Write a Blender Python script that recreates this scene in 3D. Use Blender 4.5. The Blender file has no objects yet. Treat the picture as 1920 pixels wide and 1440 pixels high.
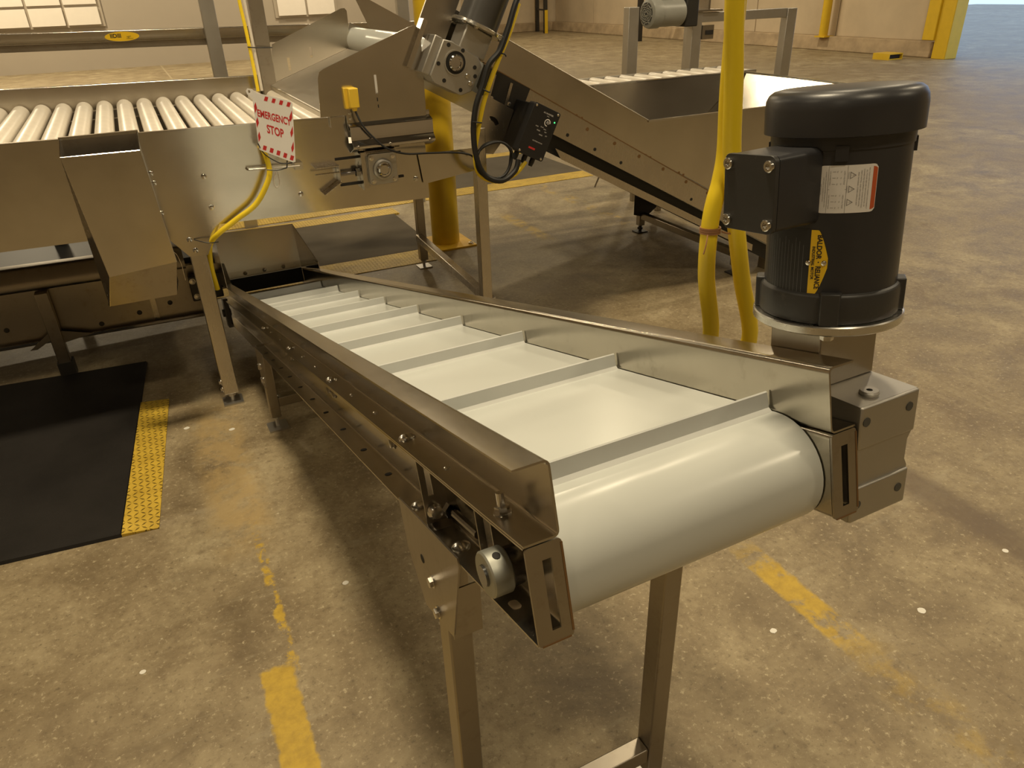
import bpy, bmesh, math, random
from mathutils import Vector, Matrix
from mathutils.geometry import tessellate_polygon
random.seed(7)
scene = bpy.context.scene
COL = scene.collection

# ------------------------------------------------------------------ camera
cam_d = bpy.data.cameras.new('camera'); cam = bpy.data.objects.new('camera', cam_d); COL.objects.link(cam)
cam_d.sensor_width = 36.0; cam_d.lens = 25.858; cam_d.clip_end = 200
_R = Vector((0.8975, -0.4400, -0.0296)); _U = Vector((0.2336, 0.4174, 0.8782)); _F = Vector((0.3741, 0.7951, -0.4774))
_R.normalize(); _U = (_U - _R * _U.dot(_R)).normalized(); _B = _R.cross(_U)
cam.matrix_world = Matrix(((_R.x, _U.x, _B.x, 0), (_R.y, _U.y, _B.y, 0), (_R.z, _U.z, _B.z, 1.6), (0, 0, 0, 1)))
scene.camera = cam
# ------------------------------------------------------------------ daylight outside the dock door
world = bpy.data.worlds.new('world'); scene.world = world; world.use_nodes = True
_bg = world.node_tree.nodes['Background']; _bg.inputs[0].default_value = (0.50, 0.68, 1.0, 1); _bg.inputs[1].default_value = 3.6
# ------------------------------------------------------------------ warm high-bay ceiling lamps
WARM = (1.0, 0.83, 0.56)
def ceiling_lamp(x, y, z, w, power, size=0.7, color=WARM):
    d = bpy.data.lights.new('high_bay_lamp', 'AREA'); d.shape = 'RECTANGLE'; d.size = size; d.size_y = size * 0.55
    d.energy = power; d.color = color
    o = bpy.data.objects.new('high_bay_lamp', d); COL.objects.link(o); o.location = (x, y, z); o.rotation_euler = (0, 0, w)
    return o
ceiling_lamp(0.0, 2.1, 5.9, 0, 510, 0.8)
for (lx, ly, lp) in ((3.7, 3.7, 160), (8.5, 2.0, 400), (-5.0, 2.2, 120), (0.6, -2.0, 230), (6.5, -3.0, 220), (-5, -3, 100), (4.3, 8.9, 260), (-3.0, 9.0, 110), (11.0, 8.0, 300), (12.0, 15.0, 420), (4.0, 15.5, 260), (-2.6, 19.5, 1300), (4.8, 20.0, 700), (12.0, 22.0, 420)):
    ceiling_lamp(lx, ly, 6.1, 0, lp)
vs = scene.view_settings
vs.view_transform = 'Standard'; vs.look = 'None'; vs.gamma = 1.0; vs.use_curve_mapping = False
vs.exposure = -1.15

# ================================================================== materials
MATS = {}
def new_mat(name):
    m = bpy.data.materials.new(name); m.use_nodes = True; MATS[name] = m
    nt = m.node_tree; b = nt.nodes['Principled BSDF']
    return m, nt, b
def N(nt, typ, **kw):
    n = nt.nodes.new(typ)
    for k, v in kw.items():
        if k.startswith('_'): setattr(n, k[1:], v)
        else:
            n.inputs[k].default_value = v
    return n
def obj_coord(nt, scale=(1, 1, 1), rot=(0, 0, 0)):
    tc = N(nt, 'ShaderNodeTexCoord'); mp = N(nt, 'ShaderNodeMapping'); mp.inputs['Scale'].default_value = scale; mp.inputs['Rotation'].default_value = rot
    nt.links.new(tc.outputs['Object'], mp.inputs['Vector']); return mp.outputs[0]
def ramp(nt, src, stops):
    r = N(nt, 'ShaderNodeValToRGB'); e = r.color_ramp.elements
    while len(e) < len(stops): e.new(0.5)
    for i, (p, c) in enumerate(stops): e[i].position = p; e[i].color = tuple(c) + ((1,) if len(c) == 3 else ())
    nt.links.new(src, r.inputs[0]); return r.outputs[0]
def noise(nt, vec, scale, detail=4, rough=0.55, dist=0.0):
    n = N(nt, 'ShaderNodeTexNoise', Scale=scale, Detail=detail, Roughness=rough, Distortion=dist)
    nt.links.new(vec, n.inputs['Vector']); return n.outputs['Fac']
def bump(nt, b, h, strength, dist=0.002):
    bp = N(nt, 'ShaderNodeBump', Strength=strength, Distance=dist); nt.links.new(h, bp.inputs['Height']); nt.links.new(bp.outputs[0], b.inputs['Normal'])
def mixc(nt, fac, a, c):
    m = N(nt, 'ShaderNodeMix', _data_type='RGBA')
    for s, v in ((m.inputs[0], fac), (m.inputs[6], a), (m.inputs[7], c)):
        if hasattr(v, 'is_output'): nt.links.new(v, s)
        elif isinstance(v, (int, float)): s.default_value = v
        else: s.default_value = tuple(v) + (1,)
    return m.outputs[2]
def mth(nt, op, a, b=None, clamp=False):
    m = N(nt, 'ShaderNodeMath', _operation=op, _use_clamp=clamp)
    for i, v in enumerate((a, b)):
        if v is None: continue
        if hasattr(v, 'is_output'): nt.links.new(v, m.inputs[i])
        else: m.inputs[i].default_value = v
    return m.outputs[0]
def metal(name, col, rough, stretch=(6, 6, 120), var=0.10, bstr=0.04, metallic=1.0, dirt=0.0):
    m, nt, b = new_mat(name)
    v = obj_coord(nt, stretch); n1 = noise(nt, v, 3.0, 5, 0.6)
    v2 = obj_coord(nt, (1, 1, 1)); n2 = noise(nt, v2, 5.0, 4, 0.6)
    c1 = [x * (1 - 0.12) for x in col]
    base = ramp(nt, n2, [(0.3, c1), (0.7, col)])
    if dirt > 0:
        n3 = noise(nt, v2, 22, 5, 0.7); base = mixc(nt, ramp(nt, n3, [(0.55, (0, 0, 0)), (0.75, (dirt,) * 3)]), base, (0.16, 0.11, 0.06))
    nt.links.new(base, b.inputs['Base Color'])
    r = N(nt, 'ShaderNodeMapRange'); r.inputs['To Min'].default_value = max(0.02, rough - var); r.inputs['To Max'].default_value = rough + var
    nt.links.new(mth(nt, 'ADD', mth(nt, 'MULTIPLY', n1, 0.6), mth(nt, 'MULTIPLY', n2, 0.4)), r.inputs[0]); nt.links.new(r.outputs[0], b.inputs['Roughness'])
    b.inputs['Metallic'].default_value = metallic
    if bstr: bump(nt, b, n1, bstr, 0.001)
    return m
def paint(name, col, rough=0.45, var=0.15, scuff=None, spec=0.5, bstr=0.0, bscale=200, nscale=8):
    m, nt, b = new_mat(name); v = obj_coord(nt); n = noise(nt, v, nscale, 5, 0.6)
    base = ramp(nt, n, [(0.25, [c * (1 - var) for c in col]), (0.75, [min(1, c * (1 + var * 0.5)) for c in col])])
    if scuff:
        n2 = noise(nt, v, 30, 6, 0.75); base = mixc(nt, ramp(nt, n2, [(0.60, (0, 0, 0)), (0.72, (1, 1, 1))]), base, scuff)
    nt.links.new(base, b.inputs['Base Color']); b.inputs['Roughness'].default_value = rough; b.inputs['Specular IOR Level'].default_value = spec
    if bstr: bump(nt, b, noise(nt, v, bscale, 3), bstr, 0.001)
    return m

metal('stainless', (0.56, 0.52, 0.46), 0.27, (160, 160, 4), 0.025, 0.0)
metal('stainless_x', (0.60, 0.56, 0.49), 0.19, (1.5, 60, 60), 0.06, 0.02)
metal('stainless_rail', (0.55, 0.51, 0.43), 0.24, (60, 3, 60), 0.05, 0.02, dirt=0.3)
metal('stainless_dark', (0.40, 0.36, 0.30), 0.36, (40, 40, 4), 0.08, 0.03, dirt=0.3)
metal('stainless_polished', (0.62, 0.60, 0.57), 0.12, (4, 4, 4), 0.04, 0.0)
metal('plate_inner', (0.60, 0.56, 0.49), 0.42, (60, 3, 60), 0.08, 0.03)
metal('bolt_steel', (0.72, 0.69, 0.63), 0.22, (30, 30, 30), 0.06, 0.0)
metal('zinc_collar', (0.50, 0.51, 0.46), 0.52, (20, 20, 20), 0.06, 0.02)
metal('chrome_dark', (0.30, 0.30, 0.31), 0.16, (30, 30, 30), 0.05, 0.0)
metal('cast_aluminium', (0.50, 0.48, 0.44), 0.50, (40, 40, 40), 0.06, 0.10)
metal('machined_aluminium', (0.78, 0.76, 0.71), 0.28, (10, 10, 140), 0.06, 0.02)
metal('galvanised', (0.55, 0.53, 0.49), 0.45, (5, 5, 5), 0.08, 0.03)
metal('weld_rust', (0.34, 0.22, 0.12), 0.5, (40, 40, 40), 0.1, 0.05, dirt=0.6)
paint('motor_black', (0.030, 0.030, 0.033), 0.36, 0.2, spec=0.5, bstr=0.05, bscale=500)
paint('motor_black_end', (0.036, 0.035, 0.034), 0.45, 0.2, scuff=(0.07, 0.065, 0.055), bstr=0.08, bscale=350)
paint('black_plastic', (0.012, 0.012, 0.013), 0.42, 0.2)
paint('black_rubber', (0.010, 0.010, 0.010), 0.5, 0.2)
paint('grey_motor', (0.30, 0.30, 0.27), 0.38, 0.1)
paint('grille_dark', (0.06, 0.06, 0.055), 0.5, 0.1)
paint('grey_gear', (0.055, 0.052, 0.048), 0.35, 0.15)
paint('yellow_paint', (0.70, 0.47, 0.02), 0.38, 0.08, spec=0.5)
paint('yellow_paint_worn', (0.70, 0.42, 0.02), 0.5, 0.15, scuff=(0.42, 0.25, 0.04))
paint('yellow_cable', (0.85, 0.63, 0.02), 0.42, 0.06)
paint('yellow_sensor', (0.82, 0.56, 0.05), 0.4, 0.05)
paint('yellow_print', (0.85, 0.55, 0.02), 0.35, 0.03)
paint('white_print', (0.78, 0.76, 0.74), 0.4, 0.03)
paint('ink_black', (0.02, 0.017, 0.015), 0.5, 0.05)
paint('ink_red', (0.55, 0.03, 0.03), 0.45, 0.05)
paint('ink_orange', (0.52, 0.10, 0.03), 0.45, 0.05)
paint('ink_grey', (0.25, 0.24, 0.24), 0.5, 0.05)
paint('sign_white', (0.82, 0.80, 0.78), 0.25, 0.02)
paint('roller_white', (0.78, 0.72, 0.62), 0.33, 0.10, nscale=14)
paint('belt_white', (0.55, 0.57, 0.54), 0.24, 0.03, nscale=3)
paint('flight_white', (0.50, 0.51, 0.49), 0.45, 0.04)
paint('seam_dark', (0.16, 0.14, 0.10), 0.7, 0.2)
paint('dark_gap', (0.012, 0.010, 0.008), 0.7, 0.2)  # near-black for hole and slot shade; also the switch and set screw
paint('wall_cream', (0.58, 0.48, 0.34), 0.8, 0.14, scuff=(0.50, 0.40, 0.27), nscale=1.2)
paint('wall_back_white', (0.40, 0.35, 0.28), 0.8, 0.06, nscale=0.7)
paint('door_white', (0.85, 0.80, 0.72), 0.4, 0.03)
paint('kerb_concrete', (0.42, 0.32, 0.20), 0.85, 0.35, nscale=3, scuff=(0.28, 0.19, 0.11))
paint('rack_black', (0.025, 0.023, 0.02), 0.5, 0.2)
paint('ceiling_paint', (0.12, 0.105, 0.085), 0.9, 0.05)
paint('brown_tie', (0.30, 0.14, 0.06), 0.5, 0.1)
paint('white_spot', (0.75, 0.72, 0.64), 0.6, 0.05)
paint('rope_white', (0.65, 0.60, 0.52), 0.6, 0.05)
m, nt, b = new_mat('led_green'); b.inputs['Base Color'].default_value = (0.05, 0.6, 0.15, 1); b.inputs['Emission Color'].default_value = (0.1, 1, 0.3, 1); b.inputs['Emission Strength'].default_value = 2.5

# black anti-fatigue mat: fine pebble relief
m, nt, b = new_mat('mat_black'); v = obj_coord(nt)
n = noise(nt, v, 260, 3, 0.6); n2 = noise(nt, v, 3, 5, 0.6)
nt.links.new(ramp(nt, n2, [(0.3, (0.010, 0.0085, 0.0075)), (0.7, (0.019, 0.0165, 0.0145))]), b.inputs['Base Color'])
b.inputs['Roughness'].default_value = 0.8; b.inputs['Specular IOR Level'].default_value = 0.25; bump(nt, b, n, 0.5, 0.002)
m, nt, b = new_mat('mat_grey'); v = obj_coord(nt)
n = noise(nt, v, 260, 3, 0.6); n2 = noise(nt, v, 3, 5, 0.6)
nt.links.new(ramp(nt, n2, [(0.3, (0.085, 0.070, 0.048)), (0.7, (0.115, 0.095, 0.066))]), b.inputs['Base Color'])
b.inputs['Roughness'].default_value = 0.85; b.inputs['Specular IOR Level'].default_value = 0.25; bump(nt, b, n, 0.5, 0.002)
# yellow bevelled mat edge with diamond tread relief
m, nt, b = new_mat('mat_yellow'); v = obj_coord(nt)
def lugs(rot, off):
    tc = N(nt, 'ShaderNodeTexCoord'); mp = N(nt, 'ShaderNodeMapping'); mp.inputs['Rotation'].default_value = (0, 0, rot); mp.inputs['Scale'].default_value = (32, 32, 1); mp.inputs['Location'].default_value = off
    nt.links.new(tc.outputs['Object'], mp.inputs['Vector'])
    s = N(nt, 'ShaderNodeSeparateXYZ'); nt.links.new(mp.outputs[0], s.inputs[0])
    x = mth(nt, 'ABSOLUTE', mth(nt, 'SUBTRACT', mth(nt, 'FRACT', s.outputs[0]), 0.5)); y = mth(nt, 'ABSOLUTE', mth(nt, 'SUBTRACT', mth(nt, 'FRACT', s.outputs[1]), 0.5))
    d = mth(nt, 'ADD', mth(nt, 'MULTIPLY', x, 1.2), mth(nt, 'MULTIPLY', y, 4.5))
    return mth(nt, 'SUBTRACT', 0.5, d, True)
h = mth(nt, 'MAXIMUM', lugs(math.radians(45), (0, 0, 0)), lugs(math.radians(-45), (0.5, 0.5, 0)))
n2 = noise(nt, v, 9, 6, 0.7)
base = ramp(nt, n2, [(0.3, (0.42, 0.27, 0.025)), (0.62, (0.62, 0.42, 0.045)), (0.8, (0.66, 0.45, 0.06))])
nt.links.new(base, b.inputs['Base Color']); b.inputs['Roughness'].default_value = 0.55; bump(nt, b, h, 1.0, 0.03)

# worn concrete floor with the remains of yellow lane lines
m, nt, b = new_mat('concrete_floor')
v = obj_coord(nt); sep = N(nt, 'ShaderNodeSeparateXYZ'); nt.links.new(v, sep.inputs[0]); X, Y = sep.outputs[0], sep.outputs[1]
big = noise(nt, v, 0.55, 6, 0.62, 0.6); mid = noise(nt, v, 3.2, 7, 0.68, 0.4); fine = noise(nt, v, 26, 6, 0.7); grit = noise(nt, v, 140, 3, 0.6)
c = ramp(nt, mid, [(0.30, (0.125, 0.091, 0.048)), (0.46, (0.255, 0.201, 0.116)), (0.58, (0.345, 0.282, 0.169)), (0.74, (0.470, 0.399, 0.255))])
c = mixc(nt, ramp(nt, big, [(0.38, (0.55,) * 3), (0.6, (0, 0, 0))]), c, (0.200, 0.148, 0.079))
c = mixc(nt, ramp(nt, fine, [(0.32, (0.55,) * 3), (0.52, (0, 0, 0))]), c, (0.150, 0.108, 0.057))
blot = noise(nt, v, 1.5, 8, 0.72, 0.9)
c = mixc(nt, ramp(nt, blot, [(0.30, (0.75,) * 3), (0.44, (0, 0, 0))]), c, (0.150, 0.103, 0.053))
spk = noise(nt, v, 62, 5, 0.7)
c = mixc(nt, ramp(nt, spk, [(0.57, (0, 0, 0)), (0.68, (0.75,) * 3)]), c, (0.500, 0.424, 0.273))
c = mixc(nt, ramp(nt, spk, [(0.32, (0.75,) * 3), (0.43, (0, 0, 0))]), c, (0.120, 0.089, 0.048))
c = mixc(nt, ramp(nt, grit, [(0.66, (0, 0, 0)), (0.74, (0.55,) * 3)]), c, (0.550, 0.483, 0.334))
vor = N(nt, 'ShaderNodeTexVoronoi', Scale=7.0); nt.links.new(v, vor.inputs['Vector'])
c = mixc(nt, ramp(nt, vor.outputs['Distance'], [(0.022, (0.6,) * 3), (0.034, (0, 0, 0))]), c, (0.580, 0.522, 0.378))
# scuffs (swept, stretched)
v_s = obj_coord(nt, (1.0, 4.5, 1), (0, 0, 0.5)); sc = noise(nt, v_s, 1.6, 5, 0.6, 1.2)
c = mixc(nt, ramp(nt, sc, [(0.60, (0, 0, 0)), (0.75, (0.45,) * 3)]), c, (0.360, 0.315, 0.211))
def band(src, c0, hw, soft):   # 1 inside |src-c0|<hw
    d = mth(nt, 'ABSOLUTE', mth(nt, 'SUBTRACT', src, c0))
    r = N(nt, 'ShaderNodeMapRange'); r.inputs['From Min'].default_value = hw - soft; r.inputs['From Max'].default_value = hw + soft; r.inputs['To Min'].default_value = 1; r.inputs['To Max'].default_value = 0
    nt.links.new(d, r.inputs[0]); return r.outputs[0]
wear = noise(nt, v, 9, 6, 0.72, 0.3)
wob = mth(nt, 'MULTIPLY', mth(nt, 'SUBTRACT', noise(nt, v, 30, 4, 0.6), 0.5), 0.03)
Xw = mth(nt, 'ADD', X, wob)
# left lane: solid up to y=1.54, then only traces
l1 = mth(nt, 'MULTIPLY', band(Xw, -0.008, 0.042, 0.004), band(mth(nt, 'ADD', Y, mth(nt, 'MULTIPLY', wob, 2.0)), 0.54, 1.0, 0.01))
tr = ramp(nt, mth(nt, 'ADD', wear, 0.0), [(0.60, (0, 0, 0)), (0.66, (1, 1, 1))])
l2 = mth(nt, 'MULTIPLY', mth(nt, 'MULTIPLY', band(Xw, 0.036, 0.014, 0.004), band(Y, 1.85, 0.33, 0.05)), ramp(nt, wear, [(0.50, (0, 0, 0)), (0.56, (1, 1, 1))]))
r1 = mth(nt, 'MULTIPLY', mth(nt, 'MULTIPLY', band(Xw, 1.415, 0.046, 0.006), band(Y, 1.08, 0.20, 0.08)), ramp(nt, wear, [(0.40, (0, 0, 0)), (0.50, (1, 1, 1))]))
r2 = mth(nt, 'MULTIPLY', mth(nt, 'MULTIPLY', band(Xw, 1.42, 0.06, 0.03), band(Y, 0.4, 0.55, 0.1)), mth(nt, 'MULTIPLY', ramp(nt, wear, [(0.45, (0, 0, 0)), (0.62, (1, 1, 1))]), 0.4))
far = mth(nt, 'MULTIPLY', mth(nt, 'MULTIPLY', band(Xw, 3.12, 0.06, 0.02), band(Y, 6.0, 1.6, 0.2)), ramp(nt, wear, [(0.5, (0, 0, 0)), (0.62, (0.6, 0.6, 0.6))]))
far2 = mth(nt, 'MULTIPLY', mth(nt, 'MULTIPLY', band(Xw, 2.43, 0.05, 0.02), band(Y, 4.85, 0.35, 0.1)), ramp(nt, wear, [(0.42, (0, 0, 0)), (0.55, (0.7, 0.7, 0.7))]))
pm = mth(nt, 'MAXIMUM', mth(nt, 'MAXIMUM', mth(nt, 'MULTIPLY', l1, ramp(nt, wear, [(0.30, (0.25,) * 3), (0.40, (1, 1, 1))])), l2), mth(nt, 'MAXIMUM', mth(nt, 'MAXIMUM', r1, r2), mth(nt, 'MAXIMUM', far, far2)))
c = mixc(nt, mth(nt, 'MULTIPLY', mth(nt, 'MULTIPLY', band(Xw, 0.0, 0.09, 0.03), band(Y, 2.6, 0.5, 0.1)), mth(nt, 'MULTIPLY', ramp(nt, wear, [(0.38, (0, 0, 0)), (0.55, (1, 1, 1))]), 0.7)), c, (0.400, 0.286, 0.123))
# oily strip beside an old joint on the right
oil = mth(nt, 'MULTIPLY', mth(nt, 'MULTIPLY', band(mth(nt, 'ADD', X, mth(nt, 'MULTIPLY', wob, 1.5)), 2.18, 0.07, 0.03), band(Y, 0.6, 0.85, 0.1)), 0.75)
c = mixc(nt, oil, c, (0.120, 0.084, 0.048))
crack = mth(nt, 'MULTIPLY', band(mth(nt, 'ADD', X, mth(nt, 'MULTIPLY', wob, 0.8)), 1.62, 0.004, 0.002), 0.22)
c = mixc(nt, crack, c, (0.120, 0.089, 0.053))
c = mixc(nt, pm, c, ramp(nt, fine, [(0.3, (0.360, 0.236, 0.031)), (0.6, (0.500, 0.335, 0.040))]))
# far bay joints
jn = mth(nt, 'MULTIPLY', mth(nt, 'MAXIMUM', band(mth(nt, 'FRACT', mth(nt, 'DIVIDE', Y, 4.5)), 0.5, 0.004, 0.001), band(mth(nt, 'FRACT', mth(nt, 'DIVIDE', X, 4.5)), 0.2, 0.004, 0.001)), band(Y, 17.0, 9.0, 0.5))
c = mixc(nt, mth(nt, 'MULTIPLY', jn, 0.5), c, (0.450, 0.384, 0.255))
nt.links.new(c, b.inputs['Base Color'])
rr = N(nt, 'ShaderNodeMapRange'); rr.inputs['To Min'].default_value = 0.42; rr.inputs['To Max'].default_value = 0.72; nt.links.new(mid, rr.inputs[0]); nt.links.new(rr.outputs[0], b.inputs['Roughness'])
bump(nt, b, mth(nt, 'ADD', mth(nt, 'MULTIPLY', fine, 0.7), mth(nt, 'MULTIPLY', grit, 0.3)), 0.4, 0.004)

# ================================================================== mesh helpers
class B:
    """collects geometry in world coordinates (through matrix M) and links it as ONE mesh object"""
    def __init__(s, M=None): s.v = []; s.f = []; s.M = M or Matrix.Identity(4)
    def add(s, vs_, fs):
        o = len(s.v); s.v += [s.M @ Vector(p) for p in vs_]; s.f += [tuple(i + o for i in f) for f in fs]; return s
    def box(s, a, c):
        x0, y0, z0 = a; x1, y1, z1 = c
        return s.add([(x0, y0, z0), (x1, y0, z0), (x1, y1, z0), (x0, y1, z0), (x0, y0, z1), (x1, y0, z1), (x1, y1, z1), (x0, y1, z1)],
                     [(0, 3, 2, 1), (4, 5, 6, 7), (0, 1, 5, 4), (1, 2, 6, 5), (2, 3, 7, 6), (3, 0, 4, 7)])
    def prism(s, pts, vec):
        n = len(pts); p = [Vector(q) for q in pts]; w = Vector(vec)
        return s.add([*p, *[q + w for q in p]], [tuple(range(n))[::-1], tuple(range(n, 2 * n))] + [(i, (i + 1) % n, n + (i + 1) % n, n + i) for i in range(n)])
    def plate(s, outer, holes, fn, vec):
        loops = [outer] + list(holes); flat = [p for l in loops for p in l]; n = len(flat); w = Vector(vec)
        tris = tessellate_polygon([[Vector((p[0], p[1], 0)) for p in l] for l in loops])
        P = [Vector(fn(*p)) for p in flat]; fs = [tuple(t) for t in tris] + [tuple(i + n for i in t)[::-1] for t in tris]
        o = 0
        for l in loops:
            k = len(l); fs += [(o + i, o + (i + 1) % k, n + o + (i + 1) % k, n + o + i) for i in range(k)]; o += k
        return s.add(P + [p + w for p in P], fs)
    def cyl(s, p0, p1, r0, r1=None, seg=16):
        r1 = r0 if r1 is None else r1
        return s.lathe([(0, 0), (r0, 0), (r1, (Vector(p1) - Vector(p0)).length), (0, (Vector(p1) - Vector(p0)).length)], p0, Vector(p1) - Vector(p0), seg)
    def lathe(s, prof, origin, axis, seg=32):
        a = Vector(axis).normalized(); t = a.orthogonal().normalized(); u = a.cross(t); o = Vector(origin); vs_ = []; fs = []; rings = []
        for (r, h) in prof:
            if r < 1e-7: rings.append([len(vs_)]); vs_.append(o + a * h)
            else:
                rings.append(list(range(len(vs_), len(vs_) + seg)))
                vs_ += [o + a * h + (t * math.cos(2 * math.pi * k / seg) + u * math.sin(2 * math.pi * k / seg)) * r for k in range(seg)]
        for A, C in zip(rings, rings[1:]):
            for k in range(seg):
                k2 = (k + 1) % seg
                if len(A) == 1 and len(C) == 1: continue
                if len(A) == 1: fs.append((A[0], C[k2], C[k]))
                elif len(C) == 1: fs.append((A[k], A[k2], C[0]))
                else: fs.append((A[k], A[k2], C[k2], C[k]))
        return s.add(vs_, fs)
    def tube(s, path, r, seg=10, smooth=4):
        P = [Vector(p) for p in path]
        if smooth and len(P) > 2:
            Q = []
            for i in range(len(P) - 1):
                p0 = P[max(i - 1, 0)]; p1 = P[i]; p2 = P[i + 1]; p3 = P[min(i + 2, len(P) - 1)]
                for k in range(smooth):
                    t = k / smooth; Q.append(0.5 * (2 * p1 + (p2 - p0) * t + (2 * p0 - 5 * p1 + 4 * p2 - p3) * t * t + (3 * p1 - p0 - 3 * p2 + p3) * t ** 3))
            P = Q + [P[-1]]
        n = len(P); vs_ = []; fs = []; up = None
        for i, p in enumerate(P):
            d = (P[min(i + 1, n - 1)] - P[max(i - 1, 0)]).normalized()
            if up is None: up = d.orthogonal().normalized()
            up = (up - d * up.dot(d)).normalized(); w = d.cross(up)
            vs_ += [p + (up * math.cos(2 * math.pi * k / seg) + w * math.sin(2 * math.pi * k / seg)) * r for k in range(seg)]
        for i in range(n - 1):
            for k in range(seg): fs.append((i * seg + k, i * seg + (k + 1) % seg, (i + 1) * seg + (k + 1) % seg, (i + 1) * seg + k))
        fs.append(tuple(range(seg))[::-1]); fs.append(tuple(range((n - 1) * seg, n * seg)))
        return s.add(vs_, fs)
    def sheet(s, prof, t, fn, c0, c1, rad=0.005, closed=False):
        """folded sheet metal: 2D polyline, bends rounded, thickness t, swept from c0 to c1 with fn(a, b, c) -> point"""
        pts = []; n = len(prof)
        for i, p in enumerate(prof):
            p = Vector(p)
            if (i in (0, n - 1)): pts.append(p); continue
            a = (Vector(prof[i - 1]) - p); c = (Vector(prof[i + 1]) - p); k = min(rad, a.length * 0.45, c.length * 0.45)
            q0 = p + a.normalized() * k; q1 = p + c.normalized() * k
            for j in range(5):
                u = j / 4; pts.append(q0 * (1 - u) ** 2 + p * 2 * u * (1 - u) + q1 * u * u)
        L = []; Rr = []
        for i, p in enumerate(pts):
            d = (pts[min(i + 1, len(pts) - 1)] - pts[max(i - 1, 0)]).normalized(); nn = Vector((-d.y, d.x)) * (t / 2)
            L.append(p + nn); Rr.append(p - nn)
        loop = L + Rr[::-1]; k = len(loop); h = len(pts)
        vs_ = [fn(p.x, p.y, c0) for p in loop] + [fn(p.x, p.y, c1) for p in loop]
        fs = [(i, (i + 1) % k, k + (i + 1) % k, k + i) for i in range(k)]
        for o in (0, k):
            fs += [(o + i, o + i + 1, o + k - 2 - i, o + k - 1 - i) for i in range(h - 1)]
        return s.add(vs_, fs)
    def mesh(s, name, origin):
        me = bpy.data.meshes.new(name); o = Vector(origin); me.from_pydata([tuple(p - o) for p in s.v], [], s.f)
        bm = bmesh.new(); bm.from_mesh(me); bmesh.ops.recalc_face_normals(bm, faces=bm.faces); bm.to_mesh(me); bm.free()
        for p in me.polygons: p.use_smooth = True
        me.set_sharp_from_angle(angle=math.radians(32)); me.update(); return me
    def build(s, name, mat, parent=None, bevel=0, label=None, **tags):
        root = parent
        while root is not None and root.parent is not None: root = root.parent
        if parent is not None: org = parent.get('_o', None) or tuple(root.location)
        else:
            xs = [p.x for p in s.v]; ys = [p.y for p in s.v]; org = ((min(xs) + max(xs)) / 2, (min(ys) + max(ys)) / 2, min(p.z for p in s.v))
        org = tuple(root.location) if root is not None else org
        me = s.mesh(name, org); me.materials.append(MATS[mat]); o = bpy.data.objects.new(name, me); COL.objects.link(o)
        if parent is None: o.location = org
        else: o.parent = parent
        if bevel:
            md = o.modifiers.new('edge', 'BEVEL'); md.width = bevel; md.segments = 2; md.limit_method = 'ANGLE'; md.angle_limit = math.radians(40)
        if label: o['label'] = label
        for k, val in tags.items(): o[k] = val
        return o
def thing(name, loc, label, cat, group=None):
    o = bpy.data.objects.new(name, None); COL.objects.link(o); o.location = loc; o['label'] = label; o['category'] = cat; o.empty_display_size = 0.1
    if group: o['group'] = group
    return o
def root_of(o):
    while o.parent is not None: o = o.parent
    return o
PROTO = {}
def proto(kind, fn, mat):
    if kind not in PROTO:
        b_ = B(); fn(b_); me = b_.mesh(kind, (0, 0, 0)); me.materials.append(MATS[mat]); PROTO[kind] = me
    return PROTO[kind]
def hexhead(b_, r=0.0085, h=0.0055):
    b_.lathe([(0, 0), (r * 1.25, 0), (r * 1.25, 0.0015), (0, 0.0015)], (0, 0, 0), (0, 0, 1), 14)
    b_.lathe([(r, 0.0015), (r, 0.0015 + h), (r * 0.85, 0.002 + h), (0, 0.002 + h)], (0, 0, 0), (0, 0, 1), 6)
KINDS = {
    'hex': lambda b_: hexhead(b_), 'hex_big': lambda b_: hexhead(b_, 0.012, 0.008), 'hex_small': lambda b_: hexhead(b_, 0.0055, 0.004),
    'dome': lambda b_: b_.lathe([(0.0135, 0), (0.0125, 0.003), (0.0085, 0.0058), (0.004, 0.007), (0, 0.0073)], (0, 0, 0), (0, 0, 1), 16),
    'button': lambda b_: b_.lathe([(0.008, 0), (0.0076, 0.002), (0.005, 0.0038), (0, 0.0045)], (0, 0, 0), (0, 0, 1), 12),
    'stud': lambda b_: (hexhead(b_, 0.0088, 0.006), b_.cyl((0, 0, 0.007), (0, 0, 0.024), 0.0048, None, 10)),
    'hole': lambda b_: b_.lathe([(0.0055, -0.0005), (0.0055, 0.0006), (0, 0.0006)], (0, 0, 0), (0, 0, 1), 12),
    'socket': lambda b_: (b_.lathe([(0.0072, 0), (0.0072, 0.0035), (0.0062, 0.0045), (0.0036, 0.0045), (0.0036, 0.001), (0, 0.001)], (0, 0, 0), (0, 0, 1), 14)),
}
def bolt(parent, pos, normal, kind='hex', mat='bolt_steel', name='bolt', scale=1.0):
    me = proto(kind + mat, KINDS[kind], mat)
    o = bpy.data.objects.new(name, me); COL.objects.link(o); o.parent = parent
    q = Vector(normal).to_track_quat('Z', 'Y').to_matrix().to_4x4()
    o.matrix_local = Matrix.Translation(Vector(pos) - Vector(root_of(parent).location)) @ q @ Matrix.Scale(scale, 4)
    return o
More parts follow.
